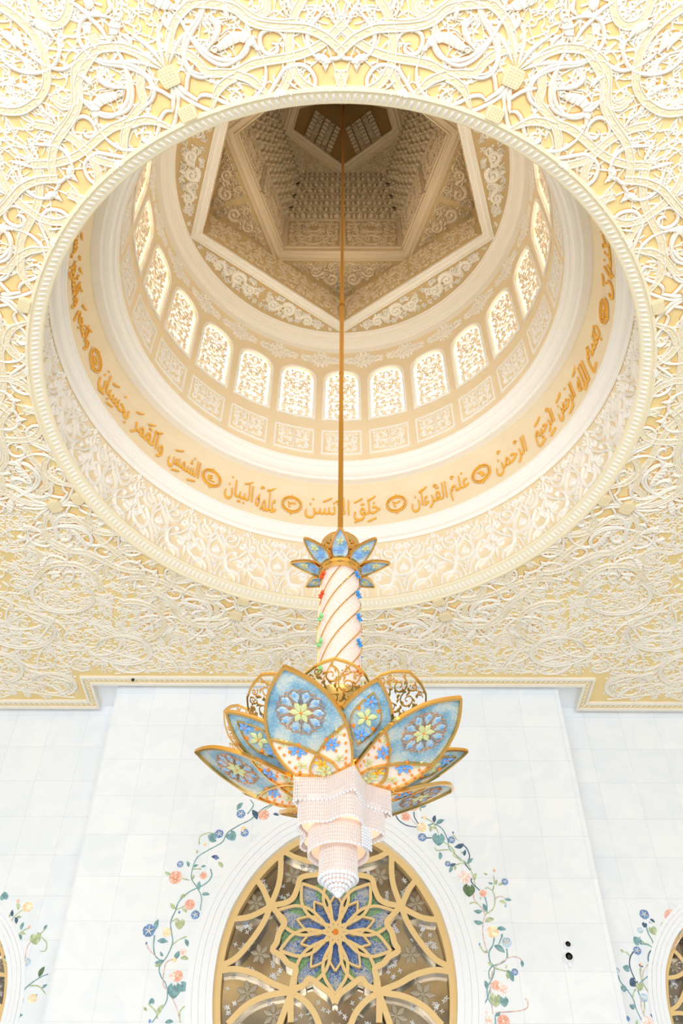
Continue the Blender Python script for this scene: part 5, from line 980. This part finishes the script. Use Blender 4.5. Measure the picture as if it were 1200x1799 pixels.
# column of crystal beads with five gold spirals
col = lambda z: .275+.025*np.sin((z-7.0)/2.2*pi)
m = MB(); ns = 68; zs_ = np.arange(6.75, 9.2, .036)
oc = np.array([(1, 0, 0), (0, 1, 0), (-1, 0, 0), (0, -1, 0), (0, 0, 1), (0, 0, -1)], float)*[[.011, .011, .017]]
ot = np.array([(0, 1, 4), (1, 2, 4), (2, 3, 4), (3, 0, 4), (1, 0, 5), (2, 1, 5), (3, 2, 5), (0, 3, 5)])
cen = np.array([(col(z)*sin(2*pi*(i+.5*(q % 2))/ns), col(z)*cos(2*pi*(i+.5*(q % 2))/ns), L(z)) for i in range(ns) for q, z in enumerate(zs_)])
V = (cen[:, None]+oc[None]).reshape(-1, 3); T = (ot[None]+6*np.arange(len(cen))[:, None, None]).reshape(-1, 3); m.add(V, T=T)
colo = m.build('beaded_column', BEAD, CH)
m = MB(); zz_ = np.linspace(6.7, 9.22, 16); m.lathe([(col(z)-.03, L(z)) for z in zz_], (0, 0), 40); m.build('column_core', mat('column_glow', (238, 222, 210), .4, emit=(255, 230, 212), es=.22), colo, smooth=True)
for k in range(7):
    m = MB(); z = np.linspace(9.2, 6.7, 60); a = rad(20+360/7*k)-(9.2-z)*pi*.70*-1; rr_ = col(z)+.015
    P = np.stack([rr_*np.sin(a), rr_*np.cos(a), L(z)], 1); m.tube(P, .011, 6); m.build('gold_spiral', GOLD, CH, smooth=True)
FCOL = {-125: 'OOGGG', 125: 'BBBBO'}
for azc in (-125, 125, -55, 55):
    for i, z in enumerate((9.08, 8.68, 8.24, 7.78, 7.32)):
        cc = FCOL.get(azc, 'BGOBG')[i]; r_ = col(z)+.03; a = rad(azc); m = MB()
        Sf = lambda P, h: np.stack([(r_+h)*sin(a)+P[:, 0]*cos(a), (r_+h)*cos(a)-P[:, 0]*sin(a), L(z)+P[:, 1]], 1)
        blossom(m, (0, 0), .07, Sf, 0, .03, 6, rot=.3, m=JK.index(cc), wf=.22, mc=JK.index('O')); m.build('gem_blossom', JM, CH, label={'O': 'red-orange', 'G': 'mint green', 'B': 'bright blue'}[cc]+' glass blossom')
m = MB(); m.lathe([(.33, L(7.0)), (.35, L(6.98)), (.33, L(6.95)), (.3, L(6.6)), (.36, L(6.2)), (.5, L(5.85)), (.6, L(5.72))], (0, 0), 40); m.build('lower_stem', PG, CH, smooth=True)

# the flower: five large leaves, five small ones, ten pierced ones
ZP = 5.62
def Sbig(P, h):
    u, v = P[:, 0], P[:, 1]; base = .38+.45*np.abs(u)*(1-v); r = base+(1.84-base)*v; z = L(ZP)+.60*np.sign(v)*np.abs(v)**1.25
    return np.stack([u, r+h*.3, z-h*.95+.10*(u*u)*(1-v)], 1)
WB = smooth(np.array([(0, .37), (.12, .43), (.25, .468), (.4, .485), (.55, .465), (.7, .395), (.82, .295), (.92, .155), (1, 0)]), .01)
def wbig(v): return float(np.interp(v, WB[:, 0], WB[:, 1]))
AU = smooth(np.array([(0, -.17), (.1, -.15), (.2, -.06), (.27, .04), (.34, .19), (.385, .34), (.42, .485)]), .01)
def arc_u(v, s): # curve from the outer edge at v=.42 down across the axis to the opposite base
    return s*float(np.interp(v, AU[:, 0], AU[:, 1]))
big = empty('large_petal', (0, 0, 0), parent=CH)
LV = 1.55; Sb2 = lambda P, h: Sbig(np.stack([P[:, 0], P[:, 1]/LV], 1), h)
m = MB(); v = np.linspace(0, 1, 50); wv = np.array([wbig(t) for t in v])
for sg in (-1, 1): ribbon(m, np.stack([sg*wv, v*LV], 1), .018, Sb2, -.015, .03, 'flat')
for sg in (-1, 1): ribbon(m, [(0, 0), (sg*.19, 0), (sg*.37, 0)], .02, Sb2, -.035, .03, 'flat')
va = np.linspace(0, .42, 24)
for sg in (-1, 1): ribbon(m, np.stack([[arc_u(t, sg) for t in va], va*LV], 1), .014, Sb2, -.01, .03, 'flat')
m.build('petal_frame', GOLD, big)
def mreg(p):
    u, v_ = p
    if v_ > .44: return 0
    cr_ = [abs(u) < 9 and (u*s) < arc_u(v_, 1) for s in (1, -1)]
    a1 = arc_u(v_, 1); a2 = -a1
    if v_ > .245: return 0 if -a1 < u < a1 else 1
    return 2 if a1 < u < a2 else 1
m = MB(); panel(Sbig, m, wbig, mreg, 40, 60, -.005); m.build('glass_panel', [BLUEG, CREAMG, BLUEC], big)
m = MB(); c0 = np.array([0, .62*LV]); R0 = .31; mw = MB()
for i in range(10):
    a = rad(36*i+18); d = np.array([cos(a), sin(a)]); nn = np.array([-d[1], d[0]])
    for sg in (-1, 1): ribbon(mw, smooth([c0+d*.07, c0+d*.175+nn*sg*.06, c0+d*.245+nn*sg*.072, c0+d*.305], .012), .0035, Sb2, 0, .012, 'thin')
    leaf(m, [c0+d*.13, c0+d*.21, c0+d*.285], .048, Sb2, 0, .012, JK.index('w'), 'round', .018); disc(m, c0+d*.228, .026, Sb2, 0, .022, 12, m=JK.index('b'))
    a2 = rad(36*i); d2 = np.array([cos(a2), sin(a2)]); n2 = np.array([-d2[1], d2[0]])
    for sg in (-1, 1): ribbon(mw, smooth([c0+d2*.035, c0+d2*.15+n2*sg*.075, c0+d2*.245+n2*sg*.053, c0+d2*.30], .012), .0035, Sb2, 0, .012, 'thin')
blossom(m, c0, .14, Sb2, 0, .02, 6, rot=.3, m=JK.index('g'), wf=.3, mc=JK.index('o'))
m.build('medallion', JM, big); mw.build('medallion_wires', COPPER, big)
m = MB()
for sg in (-1, 1):
    blossom(m, (sg*.215, .28*LV), .11, Sb2, 0, .02, 6, rot=.5, m=JK.index('b'), wf=.24, mc=JK.index('o'))
    blossom(m, (sg*.345, .365*LV), .075, Sb2, 0, .015, 5, rot=.2, m=JK.index('g'), wf=.22, mc=JK.index('o'))
    blossom(m, (sg*.24, .12*LV), .075, Sb2, 0, .015, 5, rot=.2, m=JK.index('g'), wf=.22, mc=JK.index('o'))
    for du, dv in ((.11, .275), (.17, .345), (.27, .35), (.31, .27), (.24, .205), (.42, .40), (.41, .32), (.39, .24), (.36, .16), (.32, .09), (.29, .04)): disc(m, (sg*du, dv*LV), .019, Sb2, 0, .025, 8, m=JK.index('o'))
blossom(m, (0, .14*LV), .09, Sb2, 0, .02, 5, rot=pi/2, m=JK.index('y'), wf=.24, mc=JK.index('o')); blossom(m, (0, .06*LV), .10, Sb2, 0, .02, 5, rot=pi/2, m=JK.index('g'), wf=.3, mc=JK.index('o')); disc(m, (0, .205*LV), .021, Sb2, 0, .025, 8, m=JK.index('o'))
m.build('glass_blossoms', JM, big)
AZB = (-160, -88, -16, 56, 128)
for k, a in enumerate(AZB): c_ = big if k == 0 else copy_tree(big, CH); c_.rotation_euler[2] = -rad(a)
def Ssm(P, h):
    u, v = P[:, 0], P[:, 1]; r = .62+(1.63-.62)*v; z = L(ZP)+.11+.43*np.sign(v)*np.abs(v)**1.15
    return np.stack([u, r+h*.3, z-h*.95+.1*u*u], 1)
wsm = lambda v: .335*max(0, sin(pi*min(1, (.12+.88*v))))**.85
sm = empty('small_petal', (0, 0, 0), parent=CH)
m = MB(); v = np.linspace(0, 1, 40); wv = np.array([wsm(t) for t in v])
for sg in (-1, 1): ribbon(m, np.stack([sg*wv, v*1.13], 1), .018, lambda P, h: Ssm(np.stack([P[:, 0], P[:, 1]/1.13], 1), h), -.015, .02, 'flat')
for sg in (-1, 1): ribbon(m, np.stack([sg*.18*np.sin(np.linspace(0, pi, 30)), np.linspace(.2, .85, 30)], 1), .006, Ssm, 0, .02, 'flat')
m.build('petal_frame', GOLD, sm)
m = MB(); panel(Ssm, m, wsm, lambda p: 0, 12, 30, -.005); m.build('glass_panel', BLUEG, sm)
L2v = 1.13; Ss2 = lambda P, h: Ssm(np.stack([P[:, 0], P[:, 1]/L2v], 1), h); m = MB()
blossom(m, (0, .54*L2v), .13, Ss2, 0, .02, 5, rot=pi/2, m=JK.index('g'), wf=.28, mc=JK.index('o'))
for y_ in (.32, .74): blossom(m, (0, y_*L2v), .10, Ss2, 0, .02, 5, rot=.4, m=JK.index('b'), wf=.28, mc=JK.index('o'))
for x_, y_ in ((-.12, .64), (.12, .64), (-.12, .42), (.12, .42)): disc(m, (x_, y_*L2v), .024, Ss2, 0, .025, 8, m=JK.index('o'))
m.build('glass_blossoms', JM, sm)
for k in range(5): c_ = sm if k == 0 else copy_tree(sm, CH); c_.rotation_euler[2] = -rad(-124+72*k)
# pierced golden leaves behind
def Spl(P, h):
    u, v = P[:, 0], P[:, 1]; r = .5+1.12*v-.10*v*v; z = L(ZP)+.17+.60*v+.10*v*v
    return np.stack([u, r, z-h], 1)
def wpl(v): return .42*float(np.interp(v, [0, .2, .4, .6, .75, .86, .93, .97, 1], [.25, .62, .85, 1, .98, .82, .55, .3, 0]))
pl_ = empty('pierced_petal', (0, 0, 0), parent=CH)
m = MB(); v = np.r_[np.linspace(0, .9, 24), np.linspace(.92, 1, 8)]; wv = np.array([wpl(t) for t in v])
for sg in (-1, 1): ribbon(m, np.stack([sg*wv, v], 1), .012, Spl, -.01, .01, 'flat')
m.build('petal_frame', GOLD, pl_)
m = MB(); Sp2 = lambda P, h: Spl(np.stack([P[:, 0], P[:, 1]/1.25], 1), h); wq = lambda P: np.array([(abs(p[0]) < wpl(min(max(p[1]/1.25, 0), 1))-.01) and .2 < p[1] < 1.22 for p in P])
scrolls(m, wq, (-.4, .4, .2, 1.25), .13, .035, .08, Sp2, -.005, .005, 61, tries=1500, leaves=4, prof='flat', wmin=.0075, over=.88)
m.build('pierced_scrollwork', GOLD, pl_)
for k in range(10): c_ = pl_ if k == 0 else copy_tree(pl_, CH); c_.rotation_euler[2] = -rad(-142+36*k)

# crystal: a five-pointed skirt and round tiers below it
def strands(name, outline, z0, z1, w=.011, ball=.016, glow=True):
    P = np.array(outline); P = np.vstack([P, P[:1]]); D = np.r_[0, np.cumsum(np.linalg.norm(np.diff(P, axis=0), axis=1))]; n_ = int(D[-1]/.026)
    d = np.arange(n_)*D[-1]/n_; X = np.interp(d, D, P[:, 0]); Y = np.interp(d, D, P[:, 1]); m = MB(); b_ = MB()
    zz = []; z = z0
    while z > z1: zz.append(z); z -= .045
    a = np.array([0, pi/2, pi, 3*pi/2])
    prof = [(.3, 0), (1, .12), (1, .8), (.3, .97)]
    for i in range(n_):
        G = np.array([[(X[i]+w*r*cos(t), Y[i]+w*r*sin(t), L(zq-.045*f)) for t in a] for zq in zz for r, f in prof]); m.grid(G, closed=True)
    for i in range(0, n_, 2): m.ball((X[i], Y[i], L(z1)-.008), ball, 6, 5, m=1)
    o = m.build(name, [CRYST, BALL], CH)
    g_ = MB(); Pc = P[:-1]*.90; g_.grid(np.array([np.c_[Pc, np.full(len(Pc), L(zq))] for zq in (z0, z1+.03)]), closed=True)
    g_.build('lit_lining', BULB2, o); return o
BULB2 = mat('lit_lining', (232, 212, 198), .5, emit=(255, 232, 212), es=.12)
def star(ro, ri, off=-160, n=9):
    pts = []
    for k in range(5):
        a0 = rad(off+72*k); a1 = rad(off+72*k+36); a2 = rad(off+72*(k+1))
        p0, p1, p2 = [np.array([r_*sin(a_), r_*cos(a_)]) for r_, a_ in ((ri, a0), (ro, a1), (ri, a2))]
        # rounded outer corner
        pts += [p0*(1-t)+p1*t for t in np.linspace(0, .86, n)] + [p1*.97] + [p1*(1-t)+p2*t for t in np.linspace(.14, 1, n)][:-1]
    return pts
circ_ = lambda r, n=64: [(r*sin(a), r*cos(a)) for a in np.linspace(0, 2*pi, n, endpoint=False)]
lobed = lambda r, k, amp, n=120: [(r*(1+amp*cos(k*a+rad(160*k)))*sin(a), r*(1+amp*cos(k*a+rad(160*k)))*cos(a)) for a in np.linspace(0, 2*pi, n, endpoint=False)]
strands('crystal_tier', star(.66, .40), 5.62, 5.31)
strands('crystal_tier', lobed(.47, 5, -.16), 5.38, 5.04)
strands('crystal_tier', circ_(.35), 5.10, 4.82)
strands('crystal_tier', circ_(.215), 4.90, 4.54, .012)
for r_, z_ in ((.215, 4.52), (.175, 4.49), (.135, 4.455), (.095, 4.42), (.055, 4.385)):
    m = MB(); k_ = max(6, int(2*pi*r_/.045))
    for i in range(k_): a = 2*pi*i/k_; m.ball((r_*sin(a), r_*cos(a), L(z_)), .026, 7, 5)
    if r_ < .06: m.ball((0, 0, L(4.36)), .05, 10, 7)
    m.build('crystal_ball_ring', BALL, CH, smooth=True)
for k in range(6):   # a few loose bead strings beside the tiers
    a = rad(112+k*5); m = MB()
    for q_ in range(7): m.ball((.41*sin(a), .41*cos(a), L(5.0-.035*q_)), .016, 6, 4)
    m.build('bead_string', BALL, CH, smooth=True)
for nm, z_, e_ in (('chandelier_lamp', 5.75, 8), ('chandelier_lamp', 6.4, 8)):
    lo = lamp(nm, 'POINT', (0, 0, L(z_)), e_, (1, .9, .78), .25); lo.parent = CH
